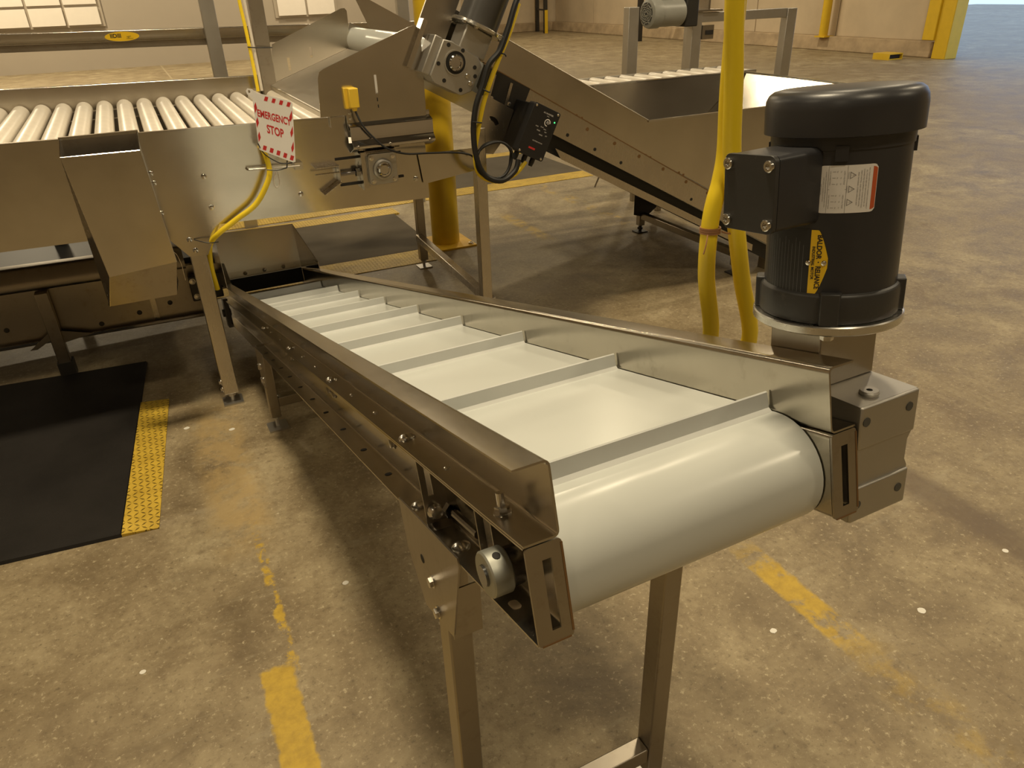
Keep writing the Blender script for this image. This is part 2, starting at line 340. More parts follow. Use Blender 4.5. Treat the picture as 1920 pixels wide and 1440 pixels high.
def text_mesh(txt, size, fn, align='CENTER', bold=False, sx=1.0, sub=0):
    """lettering as flat mesh, mapped point by point with fn(x, y)"""
    cu = bpy.data.curves.new('t', 'FONT'); cu.body = txt; cu.size = size; cu.align_x = align; cu.align_y = 'CENTER'; cu.resolution_u = 3; cu.extrude = 0.0
    if bold: cu.offset = size * 0.03
    o = bpy.data.objects.new('t', cu); COL.objects.link(o); dg = bpy.context.evaluated_depsgraph_get(); dg.update()
    me = bpy.data.meshes.new_from_object(o.evaluated_get(dg)); bpy.data.objects.remove(o); bpy.data.curves.remove(cu)
    vs_ = [fn(p.co.x * sx, p.co.y) for p in me.vertices]; fs = [tuple(p.vertices) for p in me.polygons]; bpy.data.meshes.remove(me)
    return vs_, fs
def lettering(name, items, mat, parent):
    b_ = B()
    for vs_, fs in items: b_.add(vs_, fs)
    return b_.build(name, mat, parent)
def circle(cx, cy, r, n=16, ph=0): return [(cx + r * math.cos(2 * math.pi * k / n + ph), cy + r * math.sin(2 * math.pi * k / n + ph)) for k in range(n)]
def rrect(x0, y0, x1, y1, r, n=4):
    out = []
    for (cx, cy, a) in ((x1 - r, y1 - r, 0), (x0 + r, y1 - r, 90), (x0 + r, y0 + r, 180), (x1 - r, y0 + r, 270)):
        out += [(cx + r * math.cos(math.radians(a + 90 * k / n)), cy + r * math.sin(math.radians(a + 90 * k / n))) for k in range(n + 1)]
    return out
def structure(o): o['kind'] = 'structure'; return o

# ================================================================== THE SETTING
fb = B(); fb.box((-9, -9, -0.2), (40, 27.6, 0)); floor = structure(fb.build('floor', 'concrete_floor')); 
# move the origin so that object coordinates equal world coordinates
floor.data.transform(Matrix.Translation(floor.location)); floor.location = (0, 0, 0)
for i, (x, y, r) in enumerate(((1.256, 1.019, 0.0085), (1.678, 0.882, 0.010), (-0.114, 2.984, 0.010), (0.055, 2.881, 0.010), (0.2436, 1.766, 0.008), (-0.333, 1.691, 0.007), (2.12, 0.931, 0.008))):
    sb = B(); sb.plate([(p[0] * 1.25, p[1] * (0.9 + 0.3 * random.random())) for p in circle(0, 0, r, 10)], [], lambda a, c, x=x, y=y: (x + a, y + c, 0.0003), (0, 0, 0.0009)); sb.build('white_chip', 'white_spot', floor)
structure(B().box((-9, -9, 6.6), (15.3, 27.6, 6.8)).build('ceiling', 'ceiling_paint'))
structure(B().box((-9.2, -9.2, 0), (-9, 27.6, 6.6)).build('wall_left', 'wall_cream'))
structure(B().box((-9, -9.2, 0), (15.3, -9, 6.6)).build('wall_front', 'wall_cream'))
structure(B().box((-9, 22.9, 0), (9.5, 23.2, 6.6)).build('wall_partition', 'wall_back_white'))
structure(B().box((9.2, 23.2, 0), (9.5, 27.6, 6.6)).build('wall_return', 'wall_cream'))
structure(B().box((9.5, 27.6, 0), (15.6, 27.9, 6.6)).build('wall_back', 'wall_cream'))
# right wall: cast panels standing on a kerb; dock opening between y = 5.2 and y = 10.9
wr = structure(B().box((15.36, 11.05, 0), (15.7, 27.6, 6.6)).build('wall_right', 'wall_cream'))
y = 11.2
for k in range(6):
    B().box((15.30, y + 0.012, 0.30), (15.40, y + 2.70, 6.6)).build('wall_panel', 'wall_cream', wr, bevel=0.006); y += 2.715
structure(B().box((15.36, -9, 0), (15.7, 5.2, 6.6)).build('wall_right_near', 'wall_cream'))
structure(B().box((15.36, 5.2, 4.2), (15.7, 11.05, 6.6)).build('wall_right_head', 'wall_cream'))
kb = B()
kb.prism([(15.02, 11.15, 0), (15.36, 11.15, 0), (15.36, 11.15, 0.30), (15.10, 11.15, 0.30)], (0, 16.4, 0)); structure(kb.build('baseboard_right', 'kerb_concrete', bevel=0.02))
kb = B(); kb.box((9.5, 27.35, 0), (15.1, 27.6, 0.3)); structure(kb.build('baseboard_back', 'kerb_concrete', bevel=0.02))
# high white-paned windows in the partition wall
def pane_window(name, x0, x1):
    d = structure(B().box((x0 - 0.06, 22.86, 0.98), (x1 + 0.06, 22.895, 3.3)).build(name, 'wall_back_white'))
    nx = max(1, round((x1 - x0) / 0.78)); w = (x1 - x0) / nx
    for i in range(nx):
        for j in range(5):
            B().box((x0 + i * w + 0.03, 22.80, 1.0 + 0.45 * j + 0.03), (x0 + (i + 1) * w - 0.03, 22.86, 1.0 + 0.45 * j + 0.42)).build('pane', 'door_white', d)
    return d
pane_window('window_1', -4.9, -0.2); pane_window('window_2', 4.1, 5.7)
# yellow steel post framing the dock opening
t = thing('dock_door_post', (15.25, 11.0, 0), 'broad yellow steel post framing the daylit dock opening in the far wall', 'post')
B().box((14.94, 10.72, 0.0), (15.29, 11.03, 4.2)).build('post_body', 'yellow_paint', t, bevel=0.01); B().box((14.90, 11.03, 0.34), (15.02, 11.30, 4.2)).build('side_plate', 'yellow_paint', t, bevel=0.01)
t = thing('wall_pipe_guard', (15.1, 14.1, 0), 'slim round yellow pipe guard against the far concrete wall', 'pipe guard')
B().cyl((15.05, 14.05, 0.30), (15.05, 14.05, 3.0), 0.10, None, 20).build('pipe', 'yellow_paint', t); B().box((14.93, 13.90, 0.28), (15.24, 14.20, 0.31)).build('base_plate', 'yellow_paint', t)
t = thing('floor_block', (14.3, 11.6, 0), 'small yellow hollow block lying on the floor by the far kerb', 'block')
fbk = B(); fbk.box((14.1, 11.35, 0.0), (14.5, 11.75, 0.02)).box((14.1, 11.35, 0.10), (14.5, 11.75, 0.12)).box((14.1, 11.35, 0.02), (14.12, 11.75, 0.10)).box((14.48, 11.35, 0.02), (14.5, 11.75, 0.10)); fbk.build('shell', 'yellow_paint', t)
B().box((14.13, 11.40, 0.025), (14.47, 11.70, 0.095)).build('hollow_shade', 'dark_gap', t)  # near-black fill stands in for shade inside the hollow
# pallet rack at the far wall
t = thing('pallet_rack', (14.2, 26.3, 0), 'black steel pallet rack at the far wall with yellow foot guards', 'rack')
for (x, y) in ((14.05, 26.0), (14.35, 27.2), (9.9, 26.0)):
    B().box((x - 0.06, y - 0.05, 0), (x + 0.06, y + 0.05, 4)).build('upright', 'rack_black', t)
B().box((13.99, 25.93, 0.0), (14.11, 25.95, 0.75)).build('foot_guard', 'yellow_paint', t)
B().tube([(14.05, 26.0, 0.75), (14.35, 27.2, 0.75)], 0.03, 6, 0).build('rail', 'rack_black', t); B().tube([(14.35, 27.2, 1.2), (14.05, 26.0, 2.6)], 0.03, 6, 0).build('brace', 'rack_black', t)
t = thing('rack_upright', (17.0, 26.0, 0), 'dark rack upright by a thin yellow post left of the grey motor', 'rack'); t.location = (13.9, 19.9, 0)
B().box((13.85, 19.9, 0), (14.0, 20.0, 4)).build('upright', 'rack_black', t); B().box((14.55, 19.9, 0.5), (14.75, 20.0, 4)).build('guard_post', 'yellow_paint', t)

# ================================================================== floor mats
def mat_thing(loc, rz, label, body, borders, bm='mat_black'):
    t = thing('floor_mat', (loc[0], loc[1], 0), label, 'mat', 'anti-fatigue floor mats')
    M = Matrix.Translation((loc[0], loc[1], 0)) @ Matrix.Rotation(rz, 4, 'Z')
    x0, y0, x1, y1 = body; e = 0.012
    b_ = B(M); b_.add([(x0, y0, 0.001), (x1, y0, 0.001), (x1, y1, 0.001), (x0, y1, 0.001), (x0 + .004, y0 + .004, e), (x1 - .004, y0 + .004, e), (x1 - .004, y1 - .004, e), (x0 + .004, y1 - .004, e)],
                     [(0, 3, 2, 1), (4, 5, 6, 7), (0, 1, 5, 4), (1, 2, 6, 5), (2, 3, 7, 6), (3, 0, 4, 7)]); b_.build('mat_body', bm, t)
    for (bx0, by0, bx1, by1, side) in borders:
        lo = 0.004; z = {'x+': (e, lo, lo, e), 'y-': (lo, lo, e, e), 'y+': (e, e, lo, lo)}[side]
        q = [(bx0, by0), (bx1, by0), (bx1, by1), (bx0, by1)]
        b_ = B(M); b_.add([(p[0], p[1], 0.001) for p in q] + [(p[0], p[1], zz) for p, zz in zip(q, z)], [(0, 3, 2, 1), (4, 5, 6, 7), (0, 1, 5, 4), (1, 2, 6, 5), (2, 3, 7, 6), (3, 0, 4, 7)])
        b_.build('yellow_border', 'mat_yellow', t)
    return t
mat_thing((-0.257, 2.325), math.radians(-5.6), 'black floor mat with a yellow tread border on its right, in the left foreground', (-2.4, 0, -0.116, 1.42), ((-0.116, 0, 0, 0.97, 'x+'),))  # border cut short, black body lengthened, to imitate the roller conveyor's shadow
mat_thing((1.62, 4.46), math.radians(-1.0), 'grey floor mat under the roller conveyor, with yellow strips before and behind', (-1.5, 0.24, 0.04, 1.22), ((-1.5, 0.0, 0.0, 0.24, 'y-'), (-1.5, 1.22, 0.08, 1.42, 'y+')), 'mat_grey')
mat_thing((3.72, 5.96), 0, 'long grey floor mat with yellow edge running behind the yellow column', (-6.5, 0.2, 0, 1.25), ((-6.5, 0.0, 0.0, 0.2, 'y-'), (-6.5, 1.25, 0.0, 1.45, 'y+')), 'mat_grey')

# ================================================================== yellow building column
t = thing('yellow_column', (1.77, 4.76, 0), 'thick round yellow column bolted to the floor behind the guide chute', 'column')
B().cyl((1.77, 4.78, 0.012), (1.77, 4.78, 6.6), 0.096, None, 40).build('pipe', 'yellow_paint', t)
B().box((1.60, 4.60, 0), (1.93, 4.95, 0.012)).build('base_plate', 'yellow_paint_worn', t)
for (x, y) in ((1.90, 4.635), (1.635, 4.635), (1.90, 4.92), (1.635, 4.92)): bolt(t, (x, y, 0.012), (0, 0, 1), 'hex_big', 'bolt_steel', scale=1.3)

# ================================================================== THE NEAR CONVEYOR (inclined flighted belt)
PSI = math.radians(1.0572); ALF = math.radians(14.8734); BET = math.radians(6.275)
def frame(a):     # columns: across, along (away and down by a), normal
    c, s_ = math.cos(a), math.sin(a)
    return Matrix.Rotation(PSI, 4, 'Z') @ Matrix(((1, 0, 0, 0), (0, c, s_, 0), (0, -s_, c, 0), (0, 0, 0, 1)))
MC = frame(ALF); MM = frame(BET); MZ = frame(0.0)
def W(u, l, n): return MC @ Vector((u, l, n))
def Wd(u, l, n): return (MC.to_3x3() @ Vector((u, l, n)))
def Wm(u, l, n): return MM @ Vector((u, l, n))
def Wmd(u, l, n): return (MM.to_3x3() @ Vector((u, l, n)))
NT, NM, NB = 1.2806, 1.1952, 1.079
L0, L1 = 0.208, 3.78
ULO, ULW, URW, URO = 0.257, 0.2985, 0.6865, 0.7275
nc = thing('belt_conveyor', (0.5, 1.8, 0), 'inclined stainless conveyor with white flighted belt and black drive motor in the foreground', 'conveyor')
sw = lambda a, c, l: (a, l, c)          # profile (u, n) swept along l
for (lo, wb) in ((ULO, ULW), (URO, URW)):
    b_ = B(MC); b_.sheet([(lo, NT - .00125), (wb, NT - .00125), (wb, NM + .0012), (lo, NM + .0012)], 0.0025, sw, L0, L1, 0.007)
    rail = b_.build('side_rail', 'stainless_rail', nc)
    b_ = B(MC); b_.sheet([(lo, NM - .0022), (wb, NM - .0022), (wb, NB + .0012), (lo, NB + .0012)], 0.0025, sw, L0 + .003, L1, 0.007)
    chan = b_.build('side_channel', 'stainless_rail', nc)
    # slotted end plate closing the channel
    a0, a1 = min(lo, wb) + (0.0 if lo < wb else -.0015), max(lo, wb) + (.0015 if lo < wb else 0.0)
    sc_ = (a0 + a1) / 2 + (0.002 if lo < wb else 0.0)
    hole = [(sc_ - .0055, 1.094), (sc_ + .0055, 1.094), (sc_ + .0055, 1.176), (sc_ - .0055, 1.176)]
    b_ = B(MC); b_.plate(rrect(a0, NB, a1, NM - .001, .005), [hole[::-1]], lambda a, c: (a, L0 - .001, c), (0, .003, 0)); ep = b_.build('end_plate', 'stainless_dark', nc)
    b_ = B(MC)
    for e_ in ((a1 - .002, NB + .006, a1 + .0006, NM - .006), (a0 + .004, NB - .0006, a1 - .004, NB + .0012)): b_.box((e_[0], L0 - .0015, e_[1]), (e_[2], L0 + .0008, e_[3]))
    b_.build('weld_bead', 'weld_rust', ep)
    sgn = -1 if lo < wb else 1
    # fixings
    if sgn < 0:
        for l in (0.475, 0.6527): bolt(chan, W(0.277, l, NB + .0026), Wd(0, 0, 1), 'dome')
        for l in (0.6467, 1.18, 1.71, 2.24): bolt(rail, W(0.2766, l, NM + .0026), Wd(0, 0, 1), 'dome')
        bolt(rail, W(0.276, 0.2966, NM + .0026), Wd(0, 0, 1), 'stud')
        for l in (0.4754, 0.83, 1.0, 1.36, 1.53, 1.9, 2.1): bolt(rail, W(0.2773, l, NM + .0026), Wd(0, 0, 1), 'button', scale=0.6)
        for l in (0.8264, 1.0, 1.18, 1.36, 1.53, 1.71, 1.89, 2.06, 2.24, 2.42): bolt(chan, W(0.277, l, NB + .0026), Wd(0, 0, 1), 'hole', 'dark_gap', 'punched_hole', 1.2)
        for l in (0.826, 1.30, 1.36, 1.9, 2.0): bolt(chan, W(ULW - .0014, l, 1.135), Wd(-1, 0, 0), 'hex')
        # slotted stiffeners between the flanges
        for l in (0.348, 0.565):
            hs = [[(0.270, 1.128), (0.278, 1.128), (0.278, 1.178), (0.270, 1.178)][::-1]]
            b_ = B(MC); b_.plate([(ULO + .004, NB + .0026), (ULW - .001, NB + .0026), (ULW - .001, NM - .0036), (ULO + .004, NM - .0036)], hs, lambda a, c, l=l: (a, l, c), (0, .003, 0)); st = b_.build('stiffener', 'stainless_dark', chan)
        b_ = B(MC); b_.lathe([(0, 0), (.009, .001), (.0125, .005), (.0125, .008), (.009, .014), (0, .0165)], (0.274, 0.563, 1.106), (0, -1, 0), 20); b_.build('carriage_bolt', 'bolt_steel', chan)
        b_ = B(MC); b_.tube([(0.279, 0.50, 1.128), (0.279, 0.40, 1.128)], .006, 10, 0); b_.lathe([(0.0115, 0), (0.0115, 0.012), (0, 0.012)], (0.279, 0.49, 1.128), (0, 1, 0), 6); b_.build('take_up_rod', 'chrome_dark', chan)
        b_ = B(MC); b_.plate(rrect(.2662, .286, .2778, .306, .005), [], lambda a, c: (a, c, NB + .00255), (0, 0, .0006)); b_.build('punched_slot', 'kerb_concrete', chan)
# the belt: one closed loop
LD, ND, RD = 0.294, 1.1325, 0.0735; LT = 3.62
path = []
for k in range(25): a = math.radians(90 + 180 * k / 24); path.append((LD + RD * math.cos(a), ND + RD * math.sin(a)))
for k in range(13): a = math.radians(270 + 180 * k / 12); path.append((LT + RD * math.cos(a), ND + RD * math.sin(a)))
inner = []
for k in range(25): a = math.radians(90 + 180 * k / 24); inner.append((LD + (RD - .003) * math.cos(a), ND + (RD - .003) * math.sin(a)))
for k in range(13): a = math.radians(270 + 180 * k / 12); inner.append((LT + (RD - .003) * math.cos(a), ND + (RD - .003) * math.sin(a)))
n_ = len(path); b_ = B(MC); u0, u1 = 0.3015, 0.6835
vs_ = [(u, p[0], p[1]) for pts in (path, inner) for u in (u0, u1) for p in pts]; fs = []
for i in range(n_):
    j = (i + 1) % n_
    fs += [(i, j, n_ + j, n_ + i), (2 * n_ + i, 3 * n_ + i, 3 * n_ + j, 2 * n_ + j), (i, 2 * n_ + i, 2 * n_ + j, j), (n_ + i, n_ + j, 3 * n_ + j, 3 * n_ + i)]
b_.add(vs_, fs); belt = b_.build('belt', 'belt_white', nc, label='white smooth conveyor belt')
NBELT = ND + RD
me_f = None
for k in range(9):
    l = 0.309 + 0.3663 * k
    b_ = B(MC); b_.prism([(u0 + .002, l - .0095, NBELT - .0005), (u0 + .002, l + .0095, NBELT - .0005), (u0 + .002, l + .0042, NBELT + .005), (u0 + .002, l + .0026, NBELT + .026), (u0 + .002, l + .0008, NBELT + .0275), (u0 + .002, l - .0014, NBELT + .026), (u0 + .002, l - .0030, NBELT + .005)], (u1 - u0 - .004, 0, 0))
    b_.build('flight', 'flight_white', belt)
for k in range(5):     # on the return run
    l = 0.75 + 0.3663 * 1.6 * k
    b_ = B(MC); b_.box((u0 + .002, l - .002, ND - RD - .0265), (u1 - .002, l + .002, ND - RD + .0004)); b_.build('flight', 'flight_white', belt)
b_ = B(MC); b_.box((u0 + .001, 1.548, NBELT - .0002), (u1, 1.553, NBELT + .0006)); b_.build('belt_splice', 'seam_dark', belt)
# drum, shaft, bearings, locking collar
b_ = B(MC); b_.cyl((u0 + .006, LD, ND), (u1 - .006, LD, ND), RD - .0035, None, 40); b_.build('head_drum', 'galvanised', nc)
b_ = B(MC); b_.cyl((u0 + .006, LT, ND), (u1 - .006, LT, ND), RD - .0035, None, 40); b_.build('tail_drum', 'galvanised', nc)
b_ = B(MC); b_.cyl((0.2385, LD, ND), (0.74, LD, ND), .0125, None, 24); sh = b_.build('drive_shaft', 'chrome_dark', nc)
b_ = B(MC); b_.lathe([(.0128, 0), (.0255, 0), (.0275, .002), (.0275, .024), (.0255, .026), (.0128, .026)], (0.2415, LD, ND), (1, 0, 0), 32); co = b_.build('locking_collar', 'zinc_collar', nc)
b_ = B(MC); d_ = Vector((0, -0.42, 0.9)).normalized(); b_.cyl(Vector((.2545, LD, ND)) + d_ * .0272, Vector((.2545, LD, ND)) + d_ * .0281, .0048, None, 12); b_.build('set_screw', 'dark_gap', co)
b_ = B(MC); b_.lathe([(0, 0), (.0215, 0), (.0235, .003), (.0235, .026), (.034, .030), (.034, .034), (0, .034)], (0.266, LD, ND), (1, 0, 0), 28); b_.build('bearing_hub', 'chrome_dark', nc)
# legs (vertical), cross bars, feet
def leg(parent, u, y, z0, z1, w=0.040, d=0.044, name='leg', mat='stainless_dark'):
    b_ = B(MZ); b_.box((u, y, z0), (u + w, y + d, z1)); return b_.build(name, mat, parent, bevel=0.003)
def foot(parent, u, y, s=.04):
    b_ = B(MZ); b_.box((u - s, y - s, 0.0), (u + s, y + s, .008)); b_.cyl((u, y, .008), (u, y, .07), .008, None, 12); b_.lathe([(.014, 0), (.014, .012), (0, .012)], (u, y, .045), (0, 0, 1), 6); b_.build('foot', 'galvanised', parent)
for (yl, zt) in ((0.786, 0.905), (2.78, 0.374)):
    for u in (0.264, 0.688):
        lg = leg(nc, u, yl, 0.055, zt); foot(nc, u + .02, yl + .022)
    b_ = B(MZ); b_.box((.304, yl + .003, .100), (.688, yl + .041, .142)); b_.build('cross_bar', 'stainless_dark', nc, bevel=.003)
# leg brackets: plate hanging from the channel with a folded front flange
for (up, s_) in ((0.2548, 1), (0.7282, -1)):
    b_ = B(MC); b_.prism([(up, .69, NB + .010), (up, .432, NB + .010), (up, .432, NB - .004), (up, .518, .923), (up, .646, .914), (up, .69, 1.0)], (.0025 * s_, 0, 0)); br = b_.build('leg_bracket', 'stainless_dark', nc)
    if s_ == 1:
        for (l, n) in ((.5767, .988), (.5779, .934)): bolt(br, W(up, l, n), Wd(-1, 0, 0), 'hex')
        b_ = B(MC); b_.cyl((up - .0006, .612, 1.012), (up + .001, .612, 1.012), .0075, None, 12); b_.build('punched_hole', 'dark_gap', br)
        b_ = B(MZ); b_.prism([(up, .736, .755), (up + .046, .736, .755), (up + .046, .736, .85), (up, .736, .85)], (0, .0025, 0)); b_.build('bracket_flange', 'stainless_dark', br)
        bolt(br, MZ @ Vector((up + .047, .76, .845)), Wd(1, 0, 0), 'hex_small', 'rack_black')
    b_ = B(MC); b_.prism([(up, 2.58, NB + .010), (up, 2.36, NB + .010), (up, 2.36, NB - .02), (up, 2.48, .94), (up, 2.60, .93)], (.0025 * s_, 0, 0)); br = b_.build('leg_bracket', 'stainless_dark', nc)
    if s_ == 1:
        for (l, n) in ((2.52, 1.02), (2.52, .965)): bolt(br, W(up, l, n), Wd(-1, 0, 0), 'hex_big')
# tail bearing blocks
for u in (0.245, 0.716):
    b_ = B(MC); b_.box((u, LT - .05, NB - .02), (u + .024, LT + .05, NM + .01)); b_.cyl((u - .012, LT, ND), (u + .03, LT, ND), .02, None, 20); b_.build('tail_bearing', 'grey_gear', nc, bevel=.003)
# hood over the loading end
hl = 3.76
b_ = B(MC); b_.sheet([(0.255, 1.285), (0.255, 1.515)], .002, lambda a, c, l: (a, l, c), 3.2, hl, .004); b_.build('hood_side', 'stainless_x', nc)
b_ = B(MC); b_.prism([(.694, hl, 1.300), (.694, hl, 1.517), (.712, 3.36, 1.318), (.712, 3.36, 1.300)], (.002, 0, 0)); hs_ = b_.build('hood_side', 'stainless_polished', nc)
b_ = B(MC); b_.prism([(.694, hl, 1.282), (.694, hl, 1.300), (.712, 3.36, 1.300), (.712, 3.36, 1.282)], (.003, 0, 0)); hf = b_.build('hood_flange', 'stainless_polished', nc)
b_ = B(MC); b_.plate([(.250, 1.318), (.694, 1.318), (.694, 1.517), (.250, 1.527)], [], lambda a, c: (a, hl, c), (0, .002, 0)); hb = b_.build('hood_panel', 'stainless_x', nc)
b_ = B(MC); b_.plate([(.250, 1.285), (.694, 1.285), (.694, 1.318), (.250, 1.318)], [], lambda a, c: (a, hl - .002, c), (0, .003, 0)); b_.build('hood_strip', 'stainless_rail', nc)
for u in (.30, .40, .50, .60): bolt(hb, W(u, hl - .002, 1.302), Wd(0, -1, 0), 'button', 'stainless_dark', scale=1.3)
b_ = B(MC); b_.box((.30, 3.70, 1.21), (.684, 3.71, 1.285)); b_.build('rubber_flap', 'black_rubber', nc)

# ---- gear reducer (rotated on the shaft) and drive motor
gr = B(MM); gu0, gu1, gl0, gl1, gm0, gm1 = .7300, .8350, .3783, .542, 1.007, 1.1757
def gear_outline(l):   # front outline: pads top and bottom, waist between
    return [(gu0, l, gm0), (gu1 - .003, l, gm0), (gu1, l, gm0 + .003), (gu1, l, gm0 + .055), (gu1 - .006, l, gm0 + .066), (gu1 - .006, l, gm1 - .073), (gu1, l, gm1 - .062), (gu1, l, gm1), (gu0, l, gm1)]
gr.prism(gear_outline(gl0 + .004), (0, gl1 - gl0 - .004, 0))
g = gr.build('gear_reducer', 'cast_aluminium', nc, label='square cast aluminium gear reducer on the drive shaft')
for (z0, z1) in ((gm0, gm0 + .052), (gm1 - .060, gm1)):
    b_ = B(MM); b_.box((gu0, gl0, z0), (gu1, gl0 + .006, z1)); b_.build('mounting_pad', 'cast_aluminium', g, bevel=.0025)
for (u, m_) in ((.7397, 1.1544), (.8182, 1.1546), (.8179, 1.0341), (.7401, 1.0334)):
    bolt(g, Wm(u, gl0 - .0002, m_), Wmd(0, -1, 0), 'hole', 'grille_dark', 'screw_hole', 1.15)
b_ = B(MM); b_.lathe([(.004, 0), (.012, 0), (.0125, .003), (.011, .0055), (.004, .0055)], (.772, .404, gm1), (0, 0, 1), 20); b_.build('vent_plug', 'galvanised', g)
mx, ml = .781, .4903
b_ = B(MM); b_.box((.7300, .450, gm1), (.8350, .535, 1.2600)); b_.build('motor_mount', 'stainless_dark', g, bevel=.002)
motor = B(MM)
motor.lathe([(0, 1.290), (.0804, 1.290), (.0804, 1.4905), (.0785, 1.4925), (0, 1.4925)], (mx, ml, 0), (0, 0, 1), 64)
mo = motor.build('drive_motor', 'motor_black', nc, label='upright black electric motor with junction box and yellow nameplate')
b_ = B(MM); b_.lathe([(.012, 1.2600), (.0915, 1.2600), (.0930, 1.2615), (.0930, 1.2705), (.0915, 1.2720), (.012, 1.2720)], (mx, ml, 0), (0, 0, 1), 64); b_.build('adapter_flange', 'machined_aluminium', mo)
b_ = B(MM); b_.lathe([(0, 1.2722), (.0850, 1.2722), (.0858, 1.275), (.0858, 1.302), (.0845, 1.3085), (.0808, 1.311), (0, 1.311)], (mx, ml, 0), (0, 0, 1), 64)
for k in range(4):
    a = math.radians(-47 + 90 * k); d_ = Vector((math.sin(a), -math.cos(a), 0)); t_ = Vector((math.cos(a), math.sin(a), 0)); c_ = Vector((mx, ml, 1.2722)) + d_ * .078
    b_.prism([c_ - t_ * .013, c_ - t_ * .011 + d_ * .0125, c_ + t_ * .011 + d_ * .0125, c_ + t_ * .013], (0, 0, .041))
b_.build('end_bell', 'motor_black_end', mo, bevel=.0015)
b_ = B(MM); b_.lathe([(.0800, 1.4800), (.0818, 1.4800), (.0822, 1.4935), (.0905, 1.4950), (.0908, 1.5235), (.0897, 1.5325), (.0865, 1.5390), (.0810, 1.5428), (.072, 1.5448), (0, 1.5470)], (mx, ml, 0), (0, 0, 1), 72); b_.build('fan_cover', 'motor_black', mo)
def on_body(r=.0806):
    return lambda a, m_: (mx + r * math.sin(math.radians(a)), ml - r * math.cos(math.radians(a)), m_)
for a in (-48, 42, 132, -138):
    b_ = B(MM); p = on_body(.0815)(a, 0); d_ = Vector((math.sin(math.radians(a)), -math.cos(math.radians(a)), 0)); t_ = Vector((d_.y * -1, d_.x, 0))
    q = Vector((mx, ml, 1.468)) + d_ * .079
    b_.prism([q - t_ * .007, q - t_ * .007 + d_ * .0045, q + t_ * .007 + d_ * .0045, q + t_ * .007], (0, 0, .017)); b_.build('cover_tab', 'motor_black', mo)
for a in (-47, 43, 133, -137):
    d_ = Vector((math.sin(math.radians(a)), -math.cos(math.radians(a)), 0)); q = Vector((mx, ml, 1.2600)) + d_ * .083
    bolt(mo, MM @ q, Wmd(0, 0, -1), 'hex', scale=0.95)
# junction box, lid facing left, with four screws
jb = B(MM); jt = math.radians(-87.56)
jn_ = Vector((math.sin(jt), -math.cos(jt), 0)); jq = Vector((math.cos(jt), math.sin(jt), 0)); jc = Vector((mx, ml, 0))
def jp(d, s_, m_): p = jc + jn_ * d + jq * s_; return Vector((p.x, p.y, m_))
prof = rrect(-.0375, 1.397, .0375, 1.483, .007)
pw = rrect(-.036, 1.395, .034, 1.485, .009)
n_ = len(prof); vs_ = [jp(.060, a, c) for a, c in pw] + [jp(.145, a, c) for a, c in prof]
jb.add(vs_, [tuple(range(n_)), tuple(range(n_, 2 * n_))] + [(i, (i + 1) % n_, n_ + (i + 1) % n_, n_ + i) for i in range(n_)])
box_ = jb.build('junction_box', 'motor_black', mo)
b_ = B(MM); b_.plate(rrect(-.0385, 1.3962, .0385, 1.4838, .008), [], lambda a, c: jp(.1465, a, c), jn_ * .0065); b_.build('box_lid', 'motor_black_end', mo, bevel=.0015)
for (s_, m_) in ((-.0308, 1.4726), (.0308, 1.4726), (-.0308, 1.4074), (.0308, 1.4074)):
    bolt(mo, MM @ jp(.153, s_, m_), Wmd(*jn_), 'socket', name='screw', scale=0.95)
# labels printed on the motor body (each a thin curved plate with lettering)
def curved_plate(name, mat, outline, r, parent, nsub=14, label=None):
    """outline(a)->(m_low, m_high) over angle range"""
    a0, a1, lo, hi = outline; fn = on_body(r); b_ = B(MM); vs_ = []; fs = []
    for k in range(nsub + 1):
        a = a0 + (a1 - a0) * k / nsub; vs_ += [fn(a, lo(a)), fn(a, hi(a))]
    for k in range(nsub): fs.append((2 * k, 2 * k + 2, 2 * k + 3, 2 * k + 1))
    b_.add(vs_, fs); return b_.build(name, mat, parent, label=label)
rnd = lambda a, a0, a1, c: c * (1 - math.sqrt(max(0, 1 - min(1, 1 - min(a - a0, a1 - a) / 4.5) ** 2))) if min(a - a0, a1 - a) < 4.5 else 0.0
wl0, wl1 = -64.5, -18.5
curved_plate('warning_label', 'white_print', (wl0, wl1, lambda a: 1.4092 + rnd(a, wl0, wl1, .004), lambda a: 1.4635 - rnd(a, wl0, wl1, .004)), .0807, mo, 28, 'white warning label with fine print and a red bar')
curved_plate('red_bar', 'ink_orange', (-22.5, -18.9, lambda a: 1.4120 + rnd(a, -30, wl1, .004), lambda a: 1.4608 - rnd(a, -30, wl1, .004)), .08085, mo, 4)
